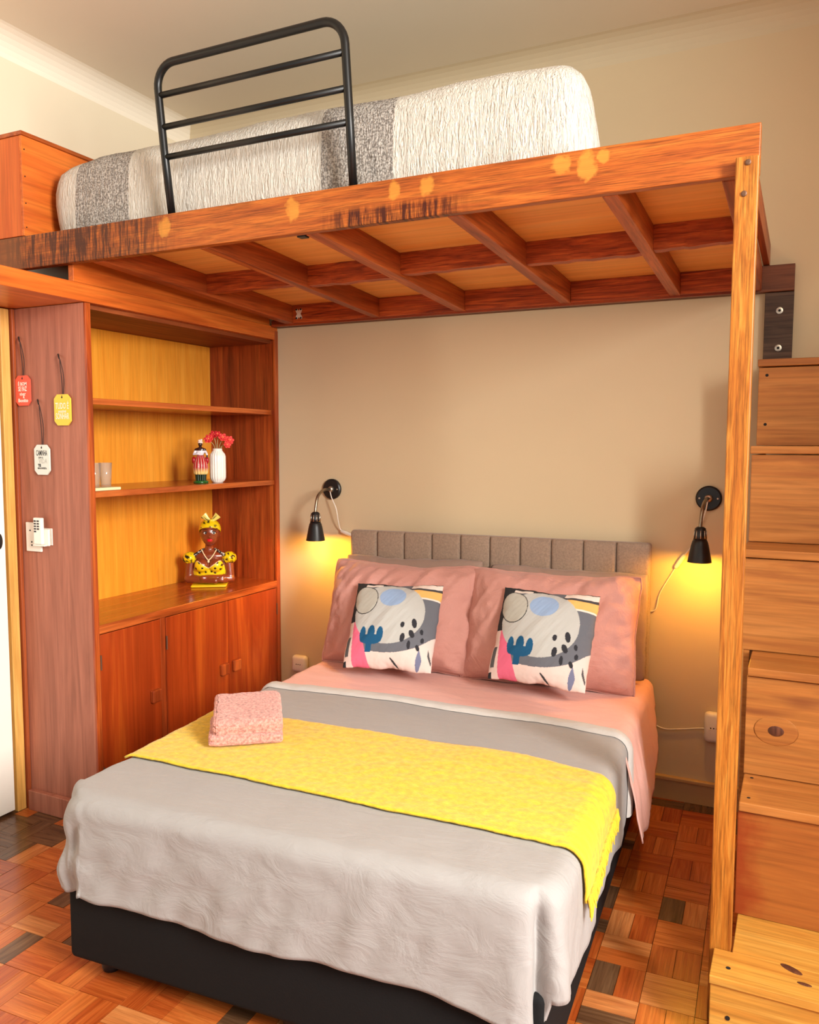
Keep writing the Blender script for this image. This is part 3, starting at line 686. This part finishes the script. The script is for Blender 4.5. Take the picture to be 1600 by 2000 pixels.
def print_color(s, t):
    def el(cx, cy, rx, ry, a=0):
        dx, dy = s-cx, t-cy; x = dx*cos(a)+dy*sin(a); y = -dx*sin(a)+dy*cos(a); return (x/rx)**2+(y/ry)**2
    c = (226, 204, 196)
    if el(.47, .60, .60, .43) < 1 and s > .1: c = (104, 106, 114)
    if s < .5 and t > .97-.9*max(0, s-.03)*.12 - .0 or (s < .17-.1*(1-t) and t > .50) or (s < .40 and t > .95-s*.05): c = (44, 46, 50)
    if s > .66 and t > .78: c = (232, 216, 206)
    if s > .70 and .80 < t < .895: c = (236, 180, 104)
    if s > .64 and .895 < t < .925: c = (70, 68, 70)
    if t > .985: c = (60, 56, 56)
    if .14 < s < .34 and .925 < t < .96: c = (222, 210, 200)
    pk = .085+.10*max(0, .42-t); 
    if t < .50 and pk < s < .16+.30*max(0, .48-t)**.8*1.0: c = (228, 108, 138)
    if s < .075 and .12 < t < .33 and abs(s-.055+.25*(t-.22)**2) < .03: c = (92, 92, 94)
    if el(.47, .61, .40, .345, -.12) < 1: c = (186, 186, 182)
    e = el(.175, .755, .150, .175, .35)
    if e < 1: c = (182, 180, 170)
    if .93 < e < 1.04: c = (50, 48, 48)
    if el(.49, .79, .145, .118) < 1: c = (146, 170, 204)
    navy = (24, 84, 124)
    if el(.225, .355, .035, .085) < 1 or el(.325, .38, .043, .075) < 1 or el(.425, .36, .036, .08) < 1: c = navy
    if el(.325, .305, .125, .055) < 1 or (abs(s-.31-.08*(t-.2)) < .033 and .17 < t < .30): c = navy
    for x, y, rx, ry, a in ((.655, .475, .022, .032, 0), (.775, .50, .026, .052, .25), (.67, .34, .025, .048, -.1), (.762, .385, .027, .046, .5), (.865, .415, .018, .03, .2), (.88, .325, .018, .028, -.1), (.745, .27, .018, .046, 0), (.84, .245, .02, .034, .4)):
        if el(x, y, rx, ry, a) < 1: c = (46, 46, 52)
    if el(.60, .06, .012, .075, .65) < 1: c = (52, 52, 54)
    if el(.86, .12, .032, .115, -.15) < 1 and s+t*.3 < .93: c = (116, 120, 148)
    if s > .95 and .05 < t < .3 and el(.965, .18, .012, .09, .3) < 1: c = (80, 78, 80)
    if s < .05 and t < .07: c = (40, 42, 46)
    return lin(c)
CN = 200
def cushion_mesh():
    bm = pillow_mesh(.405, .405, .13, CN, CN, .09, .008, 6.1); me = bpy.data.meshes.new('cushion'); bm.normal_update(); bm.to_mesh(me); bm.free()
    for p in me.polygons: p.use_smooth = True
    cols = []
    for i in range(CN):
        for j in range(CN): cols.append(print_color(i/(CN-1), j/(CN-1)))
    plain = lin((222, 206, 198))
    vcolor(me, lambda co, i: cols[i] if i < CN*CN else plain)
    me.materials.append(m_attr); return me
cme = cushion_mesh()
c1 = tag(link('cushion', cme, None), 'small square abstract print cushion leaning on the left pink pillow', 'cushion', 'abstract print cushions'); place(c1, -.300, -.478, .764, R(32), R(2), R(-2))
c2 = tag(c1.copy(), 'small square abstract print cushion leaning on the right pink pillow', 'cushion', 'abstract print cushions'); COL.objects.link(c2); place(c2, .345, -.480, .776, R(29), R(-4), R(1))

# towels: one folded large towel on top of a second folded one
def towel(name, w, d, h, c, rz, label, layers=3, seed=0, tilt=0):
    bm = bmesh.new(); b = bm_box((-w/2, -d/2, 0), (w/2, d/2, h), h*.32, 4)
    bmesh.ops.subdivide_edges(b, edges=b.edges, cuts=14, use_grid_fill=True)
    for v in b.verts:
        p = v.co.copy(); q = v.normal if v.normal.length else Vector((0, 0, 1))
        e = .006*fbm(p.x*9+seed, p.y*9, p.z*9+seed)
        gv = 0
        if abs(p.x) > w/2-.012 and p.x < 0 or p.y > d/2-.01:
            gv = -.006*max(0, cos(layers*2*pi*p.z/h))
        out = Vector((p.x/w, p.y/d, 0)); out = out.normalized() if out.length else out
        v.co += out*gv+Vector((e*.4, e*.4, e*.6 if p.z > h*.5 else 0))+Vector((noise.noise(p*160)*.0022, noise.noise(p*160+Vector((9, 0, 0)))*.0022, (noise.noise(p*160+Vector((0, 7, 0)))*.0022 if p.z > .01 else 0)))
    o = fin(b, name, m_towel, None, True, False); bm.free()
    o.matrix_world = BM @ Matrix.Translation(c) @ Matrix.Rotation(rz, 4, 'Z') @ Matrix.Rotation(tilt, 4, 'X')
    return tag(o, label, 'towel', 'folded pink towels on the throw')
TWR = R(33.6)
def tw_at(f, b): return (-.48+f*cos(TWR)-b*sin(TWR), -1.525+f*sin(TWR)+b*cos(TWR))
x, y = tw_at(.116, .115)
towel('towel', .235, .225, .034, (x, y, .574), TWR, 'lower folded pink towel lying directly on the yellow throw', 2, 1)
x, y = tw_at(.122, .118)
towel('towel', .222, .215, .062, (x, y, .611), TWR, 'upper thick folded pink towel on top of the other towel', 3, 4, R(9))

# ---------------- wall lamps ----------------
def wall_lamp(x, z, label, dx, swx, cordpts, switch):
    t = thing('wall_lamp', (x, 0, z), label, 'lamp', 'black gooseneck wall lamps')
    pl = fin(bm_tube([(x, -.0005, z), (x, -.012, z), (x, -.017, z)], [.052, .052, .046], 36), 'wall_plate', m_black, t, False)
    for s in (-1, 1): screw('screw', (x+s*.036, -.0175, z), (0, -1, 0), .004, pl, m_steel)
    fin(bm_tube([(x, -.016, z), (x, -.03, z)], [.018, .012], 18), 'neck_collar', m_steel, t, True)
    npts = smooth_path([(x, -.025, z), (x+dx*.25, -.09, z-.002), (x+dx*.7, -.145, z-.03), (x+dx, -.168, z-.09), (x+dx, -.170, z-.118)], 8)
    bm = bm_tube(npts, .0075, 10); fin(bm, 'gooseneck', M('antique_steel', (150, 136, 116), .3, .9), t, True)
    lx, ly = x+dx, -.170; zt = z-.105
    fin(bm_lathe([(.012, 0), (.021, -.006), (.0235, -.035), (.026, -.050)], 24, (lx, ly, zt)), 'socket_housing', m_black, t, True)
    for k in range(9):   # cooling slots between ribs
        a = 2*pi*k/9; c, s = cos(a), sin(a); p = Vector((lx, ly, zt))
        fin(bm_tube([p+Vector((c*.0225, s*.0225, -.014)), p+Vector((c*.0253, s*.0253, -.046))], .0022, 5), 'rib', m_steel, t, True)
    prof = [(.024, -.048), (.030, -.060), (.034, -.075), (.0465, -.140), (.0475, -.142), (.0455, -.141), (.032, -.075), (.026, -.060), (.018, -.052)]
    bm = bm_lathe(prof, 40, (lx, ly, zt), None, None, True); bmesh.ops.recalc_face_normals(bm, faces=bm.faces)
    sh = fin(bm, 'lamp_shade', m_black, t, True)
    bm = bm_lathe([(.0448, -.1405), (.0315, -.076), (.0, -.066)], 32, (lx, ly, zt), None, None, False); fin(bm, 'shade_lining', m_lampin, sh, True)
    bm = bm_ell((lx, ly, zt-.108), (.021, .021, .024)); fin(bm, 'bulb', m_bulb, t, True)
    L = bpy.data.lights.new('lamp_light', 'POINT'); L.energy = 6.5; L.color = (1, .45, .03); L.shadow_soft_size = .012
    lo = bpy.data.objects.new('lamp_light', L); COL.objects.link(lo); lo.parent = t; lo.location = Vector((lx, ly, zt-.137))-Vector((x, 0, z))
    fin(bm_tube(smooth_path(cordpts, 8), .0028, 7), 'cord', m_plastic, t, True)
    a, b = Vector(switch[0]), Vector(switch[1])
    fin(bm_tube([a, a.lerp(b, .08), a.lerp(b, .5), a.lerp(b, .92), b], [.005, .009, .0105, .009, .005], 10), 'cord_switch', m_plastic, t, True)
    return t
wall_lamp(-2.171, 1.305, 'black gooseneck wall lamp beside the bookcase', .002, 0,
          [(-2.168, -.03, 1.292), (-2.150, -.045, 1.262), (-2.122, -.05, 1.21), (-2.116, -.04, 1.15), (-2.118, -.018, 1.105), (-2.10, -.010, 1.088)],
          ((-2.118, -.011, 1.092), (-2.052, -.013, 1.073)))
wall_lamp(-.350, 1.313, 'lit black gooseneck wall lamp beside the oak post', -.012, 0,
          [(-.352, -.03, 1.30), (-.365, -.012, 1.24), (-.40, -.007, 1.13), (-.45, -.008, 1.055), (-.49, -.007, .985), (-.535, -.006, .90), (-.548, -.006, .84), (-.560, -.006, .82), (-.59, -.006, .815)],
          ((-.437, -.012, 1.073), (-.475, -.012, 1.012)))
# outlets and low cable
def outlet(x0, x1, z0, z1, label):
    t = thing('wall_outlet', ((x0+x1)/2, 0, z0), label, 'outlet')
    b = bm_box((x0, -.04, z0), (x1, -.0005, z1), .018, 4); fin(b, 'cover', m_plastic, t, True)
    for k in (-1, 0, 1): fin(bm_tube([((x0+x1)/2+k*.012, -.0405, (z0+z1)/2), ((x0+x1)/2+k*.012, -.039, (z0+z1)/2)], .003, 8), 'socket_hole', m_gap, t)
    return t
outlet(-.338, -.258, .285, .415, 'white surface outlet half hidden behind the oak post')
outlet(-2.41, -2.32, .33, .42, 'white surface outlet low on the wall left of the bed')
tag(fin(bm_tube(smooth_path([(-.585, -.03, .385), (-.572, -.02, .36), (-.545, -.012, .325), (-.50, -.008, .308), (-.43, -.008, .318), (-.345, -.01, .335), (-.31, -.0435, .345)], 8), .003, 8), 'power_cable', m_plastic, None, True), 'thin white cable running along the wall to the outlet by the post', 'cable')

# ---------------- things hanging on the end panel ----------------
YP = Y0-.0125
def text_mesh(name, s, size, c, mat, parent, sx=1.0, rx=pi/2, align='CENTER', bold=0):
    cu = bpy.data.curves.new(name, 'FONT'); cu.body = s; cu.size = size; cu.align_x = align; cu.align_y = 'CENTER'; cu.offset = bold; cu.resolution_u = 2
    to = bpy.data.objects.new(name, cu); COL.objects.link(to); bpy.context.view_layer.update()
    me = bpy.data.meshes.new_from_object(to.evaluated_get(bpy.context.evaluated_depsgraph_get())); bpy.data.objects.remove(to)
    mx = Matrix.Translation(Vector(c)-org(parent)) @ Matrix.Rotation(rx, 4, 'X') @ Matrix.Diagonal((sx, 1, 1, 1)); me.transform(mx); me.materials.clear(); me.name = name
    return link(name, me, mat, parent)
m_ink_w = M('white_ink', (250, 236, 222), .6); m_ink_k = M('black_ink', (40, 40, 40), .6); m_ink_g = M('grey_ink', (176, 176, 166), .6)
m_string = M('dark_cord', (66, 38, 30), .8); m_edge = M('tag_edge', (70, 34, 22), .7)
def tagplate(x0, x1, z0, z1, nail, col, label, lines):
    yb = Y0-.001; xc = (x0+x1)/2
    t = thing('hanging_tag', (xc, yb, z0), label, 'tag', 'hanging message tags on the end panel')
    ch = .017; bm = bmesh.new()
    pl = [(x0+ch, z0), (x1-ch, z0), (x1, z0+ch), (x1, z1-ch), (x1-ch, z1), (x0+ch, z1), (x0, z1-ch), (x0, z0+ch)]
    f = bm.faces.new([bm.verts.new((x, yb-.009, z)) for x, z in pl]); e = bmesh.ops.extrude_face_region(bm, geom=[f])
    bmesh.ops.translate(bm, verts=[v for v in e['geom'] if isinstance(v, bmesh.types.BMVert)], vec=(0, .006, 0)); bmesh.ops.recalc_face_normals(bm, faces=bm.faces)
    p = fin(bm, 'plate', M('tag_'+label.split()[0], col, .55), t)
    fin(bm_tube([(xc, yb-.0098, z1-.012), (xc, yb-.008, z1-.012)], .0035, 10), 'eyelet', m_gap, p)
    nx, nz = nail; nx = xc-.002
    fin(bm_tube(smooth_path([(xc, yb-.0098, z1-.013), (xc+.001, yb-.006, z1+.01), (nx+.002, yb-.008, (z1+nz)/2), (nx, yb-.012, nz), (nx+.012, yb-.006, (z1+nz)/2), (xc+.005, yb-.004, z1+.01), (xc, yb-.002, z1-.01)], 6), .0018, 6), 'string', m_string, t, True)
    fin(bm_tube([(nx-.022, yb+.0005, nz+.02), (nx+.002, yb-.016, nz+.001)], .0028, 8), 'nail', m_gap, t)
    for (s, size, dz, mat, sx, dx, bold) in lines: text_mesh('lettering', s, size, (xc+dx, yb-.0094, z1-dz), mat, p, sx, bold=bold)
tagplate(-2.889, -2.805, 1.685, 1.805, (-2.846, 1.940), (232, 88, 66), 'red hanging wooden tag with white lettering, upper left of the three',
         [('É BOM', .019, .034, m_ink_w, .9, 0, .0005), ('SE FAZ', .026, .054, m_ink_w, .62, 0, .0006), ('viver', .022, .074, m_ink_w, .8, 0, .0004), ('&', .014, .086, m_ink_w, 1, .006, .0003), ('Bonito', .019, .100, m_ink_w, 1.1, .002, .0006)])
tagplate(-2.672, -2.584, 1.604, 1.725, (-2.632, 1.862), (232, 198, 66), 'yellow hanging wooden tag with white lettering, right of the three',
         [('TUDO É', .034, .046, m_ink_w, .58, 0, .0004), ('possível', .015, .066, m_ink_w, .9, 0, .0003), ('SONHAR', .034, .086, m_ink_w, .52, 0, .0004)])
tagplate(-2.793, -2.708, 1.408, 1.528, (-2.752, 1.688), (216, 220, 210), 'pale grey hanging wooden tag with black lettering, lowest of the three',
         [('CAMINHA', .031, .034, m_ink_k, .44, 0, .0004), ('que a', .012, .050, m_ink_k, 1, -.006, .0002), ('VIDA', .028, .066, m_ink_g, .75, .006, 0), ('TE', .014, .083, m_ink_k, 1.0, -.014, .001), ('encontra', .014, .093, m_ink_k, 1.0, 0, .0004)])
sp = thing('switch_plate', (-2.81, YP, 1.09), 'white switch and socket plate on the brown end panel', 'switch')
box('plate', (-2.858, Y0-.010, 1.094), (-2.772, Y0-.0005, 1.213), m_plastic, sp, .003)
for (x, z) in ((-2.832, 1.180), (-2.824, 1.133), (-2.824, 1.120)): fin(bm_tube([(x, Y0-.0112, z), (x, Y0-.009, z)], .0035, 8), 'socket_hole', m_gap, sp)
rc = thing('remote_holder', (-2.745, YP, 1.122), 'white plastic remote holder fixed beside the switch plate', 'remote holder')
box('back_plate', (-2.771, Y0-.004, 1.124), (-2.714, Y0-.0005, 1.192), m_plastic, rc, .001)
box('pocket', (-2.786, Y0-.020, 1.122), (-2.716, Y0-.0105, 1.190), m_plastic, rc, .003)
box('lip', (-2.786, Y0-.037, 1.122), (-2.722, Y0-.020, 1.128), m_plastic, rc, .002)
rm = thing('remote_control', (-2.76, Y0-.03, 1.17), 'small white remote control with black buttons standing in its wall holder', 'remote control')
box('case', (-2.783, Y0-.036, 1.1285), (-2.737, Y0-.0205, 1.236), m_plastic, rm, .004, 3)
for r in range(5):
    for c in range(2 if r < 4 else 1): box('button', (-2.777+c*.017, Y0-.0375, 1.220-r*.0105), (-2.766+c*.017, Y0-.0355, 1.226-r*.0105), m_black, rm, 0)

# ---------------- things on the shelves ----------------
SZ = 1.3455
tr = bm_box((-2.585, -1.245, SZ), (-2.515, -1.10, SZ+.012), .003); tag(fin(tr, 'tray', M('cream_tray', (238, 222, 172), .5)), 'cream tray at the left end of the middle shelf', 'tray')
def glass(x, y, z, r, h, label):
    prof = [(r*.78, 0), (r, h), (r-.0018, h), (r*.78-.002, .008), (.0, .008)]
    def fc(rr, a, zz): return rr*(1+.02*abs(cos(6*a)) if .012 < zz < h*.75 else 1)
    bm = bm_lathe(prof, 36, (0, 0, 0), fc, None, False); bm.faces.new([v for v in bm.verts if False] or [v for v in list(bm.verts)[:36]][::-1])
    bmesh.ops.remove_doubles(bm, verts=bm.verts, dist=1e-5); bmesh.ops.recalc_face_normals(bm, faces=bm.faces)
    o = fin(bm, 'drinking_glass', m_glass, None, True, False); o.location = (x, y, z); return tag(o, label, 'glass', 'tumblers on the tray')
glass(-2.553, -1.205, SZ+.0125, .026, .098, 'clear tumbler on the tray, half hidden by the bookcase edge')
glass(-2.550, -1.148, SZ+.0125, .026, .098, 'clear tumbler on the tray, fully in view right of the other')
# vase and flowers
vx, vy = -2.577, -.408
prof = [(.024, 0), (.026, .004), (.034, .014), (.0375, .026), (.038, .05), (.0378, .10), (.0375, .128), (.035, .138), (.024, .153), (.0225, .157), (.0225, .166), (.019, .166), (.0185, .15)]
vb = bm_lathe(prof, 96, (0, 0, 0), lambda r, a, z: r*(1+.10*abs(sin(9*a))-.06) if .005 < z < .154 else r)
vo = fin(vb, 'vase', M('white_ceramic', (244, 240, 230), .2, spec=.6), None, True, False); vo.location = (vx, vy, SZ); tag(vo, 'white ribbed ceramic vase on the middle shelf', 'vase')
m_petal = M('coral_petal', (226, 62, 58), .6); m_petal2 = M('red_petal', (204, 34, 40), .6); m_core = M('flower_heart', (240, 150, 80), .6); m_stem = M('pale_stem', (176, 160, 110), .6)
vdir = Vector((.62, -.78, 0)); vr = Vector((.78, .62, 0))
fl = [(-.040, .050, .19, 1, .6, .024, 'leftmost of the coral flowers in the white vase'), (-.016, .0, .212, 0, .7, .022, 'tall red flower at the back left of the vase'), (.002, .02, .214, 0, .75, .018, 'topmost bright red flower in the vase'),
      (.026, .035, .198, 1, .6, .023, 'coral flower in the middle of the bunch'), (.058, .02, .186, 1, .4, .022, 'rightmost coral flower in the white vase'), (.046, .045, .164, 1, .3, .019, 'lowest coral flower drooping at the right of the vase')]
for k, (dx, dd, dz, kk, upv, rad, lab) in enumerate(fl):
    hpos = Vector((vx, vy, SZ))+vr*dx+vdir*(dd*.5)+Vector((0, 0, dz+.02))
    t = thing('artificial_flower', hpos, lab, 'flower', 'artificial flowers in the white vase')
    b0 = Vector((vx, vy, SZ+.02))+vr*(dx*.12); nk = Vector((vx, vy, SZ+.166))+vr*(dx*.30)
    fin(bm_tube(smooth_path([b0, nk, hpos-Vector((0, 0, .006))], 5), .0016, 6), 'stem', m_stem, t, True)
    axis = (vr*dx*8+vdir*1.0+Vector((0, 0, upv))).normalized(); q = axis.to_track_quat('Z', 'Y').to_matrix()
    for ringn, (npet, r1, lift, pr) in enumerate(((6, .62, .12, .46), (5, .34, .30, .36))):
        for p in range(npet):
            a = 2*pi*p/npet+ringn*.5; c = q @ Vector((cos(a)*rad*r1, sin(a)*rad*r1, rad*lift))
            rot = q @ Matrix.Rotation(a, 3, 'Z') @ Matrix.Rotation(-.45, 3, 'Y')
            fin(bm_ell(hpos+c, (rad*pr, rad*pr*.85, rad*.12), None, 10, 6, rot), 'petal', m_petal if kk else m_petal2, t, True)
    fin(bm_ell(hpos+q @ Vector((0, 0, rad*.25)), (rad*.2,)*3, None, 8, 6), 'flower_heart', m_core, t, True)

def remesh(bm, voxel, smooth_it=6):
    me = bpy.data.meshes.new('tmp'); bm.to_mesh(me); bm.free(); o = bpy.data.objects.new('tmp', me); COL.objects.link(o)
    r = o.modifiers.new('r', 'REMESH'); r.mode = 'VOXEL'; r.voxel_size = voxel
    s = o.modifiers.new('s', 'SMOOTH'); s.iterations = smooth_it; s.factor = .5
    bpy.context.view_layer.update(); out = bpy.data.meshes.new_from_object(o.evaluated_get(bpy.context.evaluated_depsgraph_get()))
    bpy.data.objects.remove(o)
    for p in out.polygons: p.use_smooth = True
    return out
def cap(bm, a, b, r0, r1):   # tapered capsule of overlapping balls
    a, b = Vector(a), Vector(b); n = max(3, int((b-a).length/(min(r0, r1)*.45)))
    for k in range(n+1): t = k/n; r = r0+(r1-r0)*t; bm_ell(a.lerp(b, t), (r, r, r), bm, 10, 7)
# bust of a woman with folded arms, facing -Y in its own frame
BF = thing('bust_figurine', (-2.725, -.30, .8115), 'painted bust of a dark-skinned woman in yellow polka dot dress and headscarf', 'figurine', rz=R(33))
SK = lin((132, 60, 32)); YE = lin((240, 206, 20)); KK = lin((30, 22, 20))
bm = bmesh.new()
bm_ell((0, .005, .085), (.088, .052, .085), bm); bm_ell((0, .004, .150), (.092, .040, .030), bm); bm_ell((0, .008, .172), (.055, .030, .022), bm)
cap(bm, (-.004, .006, .165), (.0, .0, .222), .024, .021)
bm_ell((.004, -.004, .270), (.050, .055, .060), bm); bm_ell((.006, -.024, .244), (.038, .036, .038), bm); bm_ell((.008, -.034, .228), (.016, .016, .014), bm)
for s in (-1, 1): bm_ell((.007+s*.022, -.036, .252), (.014, .012, .013), bm)
cap(bm, (.008, -.056, .270), (.009, -.064, .256), .0055, .0085)
for s in (-1, 1): bm_ell((.004+s*.046, .0, .262), (.006, .011, .015), bm)
for s in (-1, 1): bm_ell((s*.034, -.042, .108), (.036, .030, .032), bm)
cap(bm, (-.092, .0, .145), (-.103, -.012, .045), .027, .022); cap(bm, (-.106, -.014, .036), (.035, -.074, .034), .022, .016)
cap(bm, (.092, .0, .145), (.104, -.012, .045), .027, .022); cap(bm, (.108, -.014, .036), (-.03, -.060, .046), .022, .015)
bm_ell((.060, -.078, .038), (.024, .011, .014), bm)
for k in range(4): cap(bm, (.072, -.080, .047-k*.0065), (.100-.004*abs(k-1), -.068, .044-k*.0065), .0048, .0036)
cap(bm, (.055, -.082, .048), (.073, -.080, .056), .005, .004)
bme = remesh(bm, .0034, 5); bme.name = 'body'; bme.materials.append(m_glaze); vcolor(bme, lambda co, i: SK); link('body', bme, None, BF)
bm = bmesh.new(); bm_ell((0, .005, .078), (.091, .055, .080), bm)
for s in (-1, 1): bm_ell((s*.034, -.0435, .108), (.0385, .0325, .0345), bm)
dme = remesh(bm, .0034, 4); dme.name = 'dress'; dme.materials.append(m_glaze)
dots = [(-.045, .125), (-.062, .095), (-.030, .098), (-.048, .070), (-.016, .075), (.014, .078), (.034, .096), (.045, .125), (.060, .090), (.066, .112), (-.002, .108), (-.075, .12), (.03, .07), (-.022, .122)]
def dcol(co, i):
    neck = .133-.036*max(0, 1-abs(co.x)/.05)+.0*co.x
    if co.z > neck and co.y < 0 or co.z > .146: return SK
    if abs(co.z-neck) < .003 and co.y < 0: return lin((250, 240, 200))
    for x, z in dots:
        if (co.x-x)**2+(co.z-z)**2 < .0058**2 and co.y < 0: return KK
    return YE
vcolor(dme, dcol); link('dress', dme, None, BF)
for s in (-1, 1):
    bm = bmesh.new(); bm_ell((s*.098, -.006, .143), (.036, .038, .031), bm, 32, 20)
    for v in bm.verts: a = atan2(v.co.y+.004, v.co.x-s*.098); v.co += Vector((cos(a), sin(a), 0))*.004*cos(9*a)*(1 if v.co.z < .135 else .3)
    me = bpy.data.meshes.new('sleeve'); bm.to_mesh(me); bm.free(); me.materials.append(m_glaze)
    for p in me.polygons: p.use_smooth = True
    vcolor(me, lambda co, i: KK if noise.noise(Vector((co.x*70+3, co.y*70, co.z*70))) > .12 else YE); link('sleeve', me, None, BF)
    bm = bmesh.new(); cap(bm, (s*.029, -.012, .188), (s*.080, -.022, .154), .006, .009)
    me = remesh(bm, .004, 1); me.name = 'lace_collar'; me.materials.append(m_glaze); vcolor(me, lambda co, i: KK if noise.noise(co*150) > -.25 else lin((210, 200, 190))); link('lace_collar', me, None, BF)
bm = bmesh.new(); bm_ell((.003, .002, .288), (.0555, .0600, .054), bm, 40, 28); bmesh.ops.bisect_plane(bm, geom=bm.verts[:]+bm.edges[:]+bm.faces[:], plane_co=(0, -.045, .297), plane_no=(0, -.50, -1), clear_outer=True)
me = bpy.data.meshes.new('headscarf'); bm.to_mesh(me); bm.free(); me.materials.append(m_glaze)
for p in me.polygons: p.use_smooth = True
hd_d = [(-.022, .322), (.012, .306), (-.045, .27), (.035, .31), (.0, .33), (.04, .29), (-.035, .30)]
vcolor(me, lambda co, i: KK if any((co.x-x)**2+(co.z-z)**2 < .0055**2 for x, z in hd_d) else YE); so = link('headscarf', me, None, BF); sm = so.modifiers.new('t', 'SOLIDIFY'); sm.thickness = .003
for s in (-1, 1):
    pts = [(.012+s*.004, -.022, .333), (.012+s*.018, -.022, .344), (.012+s*.036, -.020, .362)]
    bm = bm_tube(pts, [.006, .012, .019], 14); bmesh.ops.scale(bm, vec=(1, .5, 1), verts=bm.verts, space=Matrix.Translation((0, .022, 0)))
    me = bpy.data.meshes.new('bow_loop'); bm.to_mesh(me); bm.free(); me.materials.append(m_glaze); vcolor(me, lambda co, i: KK if noise.noise(co*110+Vector((4, 0, 0))) > .33 else lin((240, 220, 110))); link('bow_loop', me, None, BF)
fin(bm_ell((.012, -.026, .334), (.009, .008, .008)), 'bow_knot', M('scarf_yellow', (240, 208, 40), .4), BF, True, False)
m_eye = M('eye_white', (240, 232, 224), .2); m_lip = M('red_lip', (208, 24, 34), .25); m_dark = M('dark_paint', (28, 16, 14), .4); m_neckl = M('ivory_bead', (240, 222, 184), .3)
for s in (-1, 1):
    e = fin(bm_ell((.007+s*.0205, -.0520, .2735), (.0095, .005, .0062)), 'eye', m_eye, BF, True, False)
    fin(bm_ell((.009+s*.0205, -.0566, .274), (.0046, .0018, .0050)), 'iris', m_dark, e, True, False)
    fin(bm_tube(smooth_path([(.007+s*.010, -.0565, .279), (.007+s*.021, -.0565, .2825), (.007+s*.033, -.049, .278)], 4), .0018, 6), 'eyelash', m_dark, BF, True, False)
    fin(bm_tube(smooth_path([(.007+s*.009, -.056, .290), (.007+s*.021, -.054, .294), (.007+s*.034, -.046, .288)], 4), .0014, 6), 'eyebrow', m_dark, BF, True, False)
bm = bm_ell((.008, -.0585, .2400), (.0150, .006, .0047)); bm_ell((.008, -.0575, .2345), (.012, .006, .0052), bm); fin(bm, 'lips', m_lip, BF, True, False)
bm = bmesh.new()
for s in (-1, 1):
    for k in range(14): t = k/13; bm_ell((s*.036*(1-t), -.026-.030*t, .185-.050*t-.006*sin(t*pi)), (.0033,)*3, bm, 8, 6)
bm_ell((0, -.060, .130), (.006, .004, .0075), bm, 10, 8); fin(bm, 'necklace', m_neckl, BF, True, False)
box('base', (-.088, -.080, 0), (.088, .055, .012), M('base_yellow', (232, 202, 30), .35), BF, .006, 3, True, False)

# small standing figurine
FF = thing('standing_figurine', (-2.612, -.492, SZ), 'small glazed figurine of a woman in red and white striped skirt', 'figurine', rz=R(33))
fin(bm_lathe([(.034, 0), (.036, .004), (.034, .010), (.030, .013)], 28), 'base', M('green_glaze', (34, 92, 36), .25), FF, True, False)
def fskirt(r, a, z): return r*(1+.06*cos(14*a))
bm = bm_lathe([(.030, .042), (.0325, .050), (.034, .075), (.031, .10), (.020, .125), (.0145, .134)], 84, (0, 0, 0), fskirt)
me = bpy.data.meshes.new('skirt'); bm.to_mesh(me); bm.free(); me.materials.append(m_glaze)
for p in me.polygons: p.use_smooth = True
vcolor(me, lambda co, i: lin((236, 206, 130)) if co.z < .052 else (lin((240, 214, 196)) if cos(14*atan2(co.y, co.x)) > .6 else lin((176, 18, 26)))); link('skirt', me, None, FF)
bm = bmesh.new()
for k in range(7): a = -pi+k*pi/6; cap(bm, (.020*cos(a), .018*sin(a), .012), (.022*cos(a), .020*sin(a), .046), .0055, .006)
fin(bm, 'ruffled_hem', M('dark_green_glaze', (22, 44, 24), .3), FF, True, False)
bm = bmesh.new(); bm_ell((0, 0, .148), (.019, .014, .022), bm); bm_ell((0, 0, .162), (.023, .012, .010), bm); cap(bm, (0, 0, .165), (0, 0, .178), .007, .006); bm_ell((0, -.002, .186), (.0105, .011, .013), bm)
for s in (-1, 1): cap(bm, (s*.021, 0, .161), (s*.031, -.004, .138), .0065, .0055); cap(bm, (s*.031, -.004, .138), (s*.013 if s < 0 else .033, -.016 if s < 0 else -.01, .140 if s < 0 else .112), .0055, .0045)
me = remesh(bm, .0024, 3); me.name = 'body'; me.materials.append(m_glaze)
vcolor(me, lambda co, i: lin((228, 220, 226)) if (.135 < co.z < .156 and co.y < -.004) else lin((52, 24, 18))); link('body', me, None, FF)
bm = bmesh.new(); bm_ell((0, .001, .195), (.0125, .0125, .010), bm); bm_ell((-.004, -.003, .204), (.006, .006, .005), bm); bm_ell((.005, -.002, .206), (.006, .006, .006), bm)
fin(bm, 'headwrap', M('cream_glaze', (240, 214, 200), .3), FF, True, False)
for s in (-1, 1): fin(bm_ell((s*.031, -.004, .110), (.010, .012, .018)), 'apron_fold', M('crimson_glaze', (160, 14, 26), .3), FF, True, False)
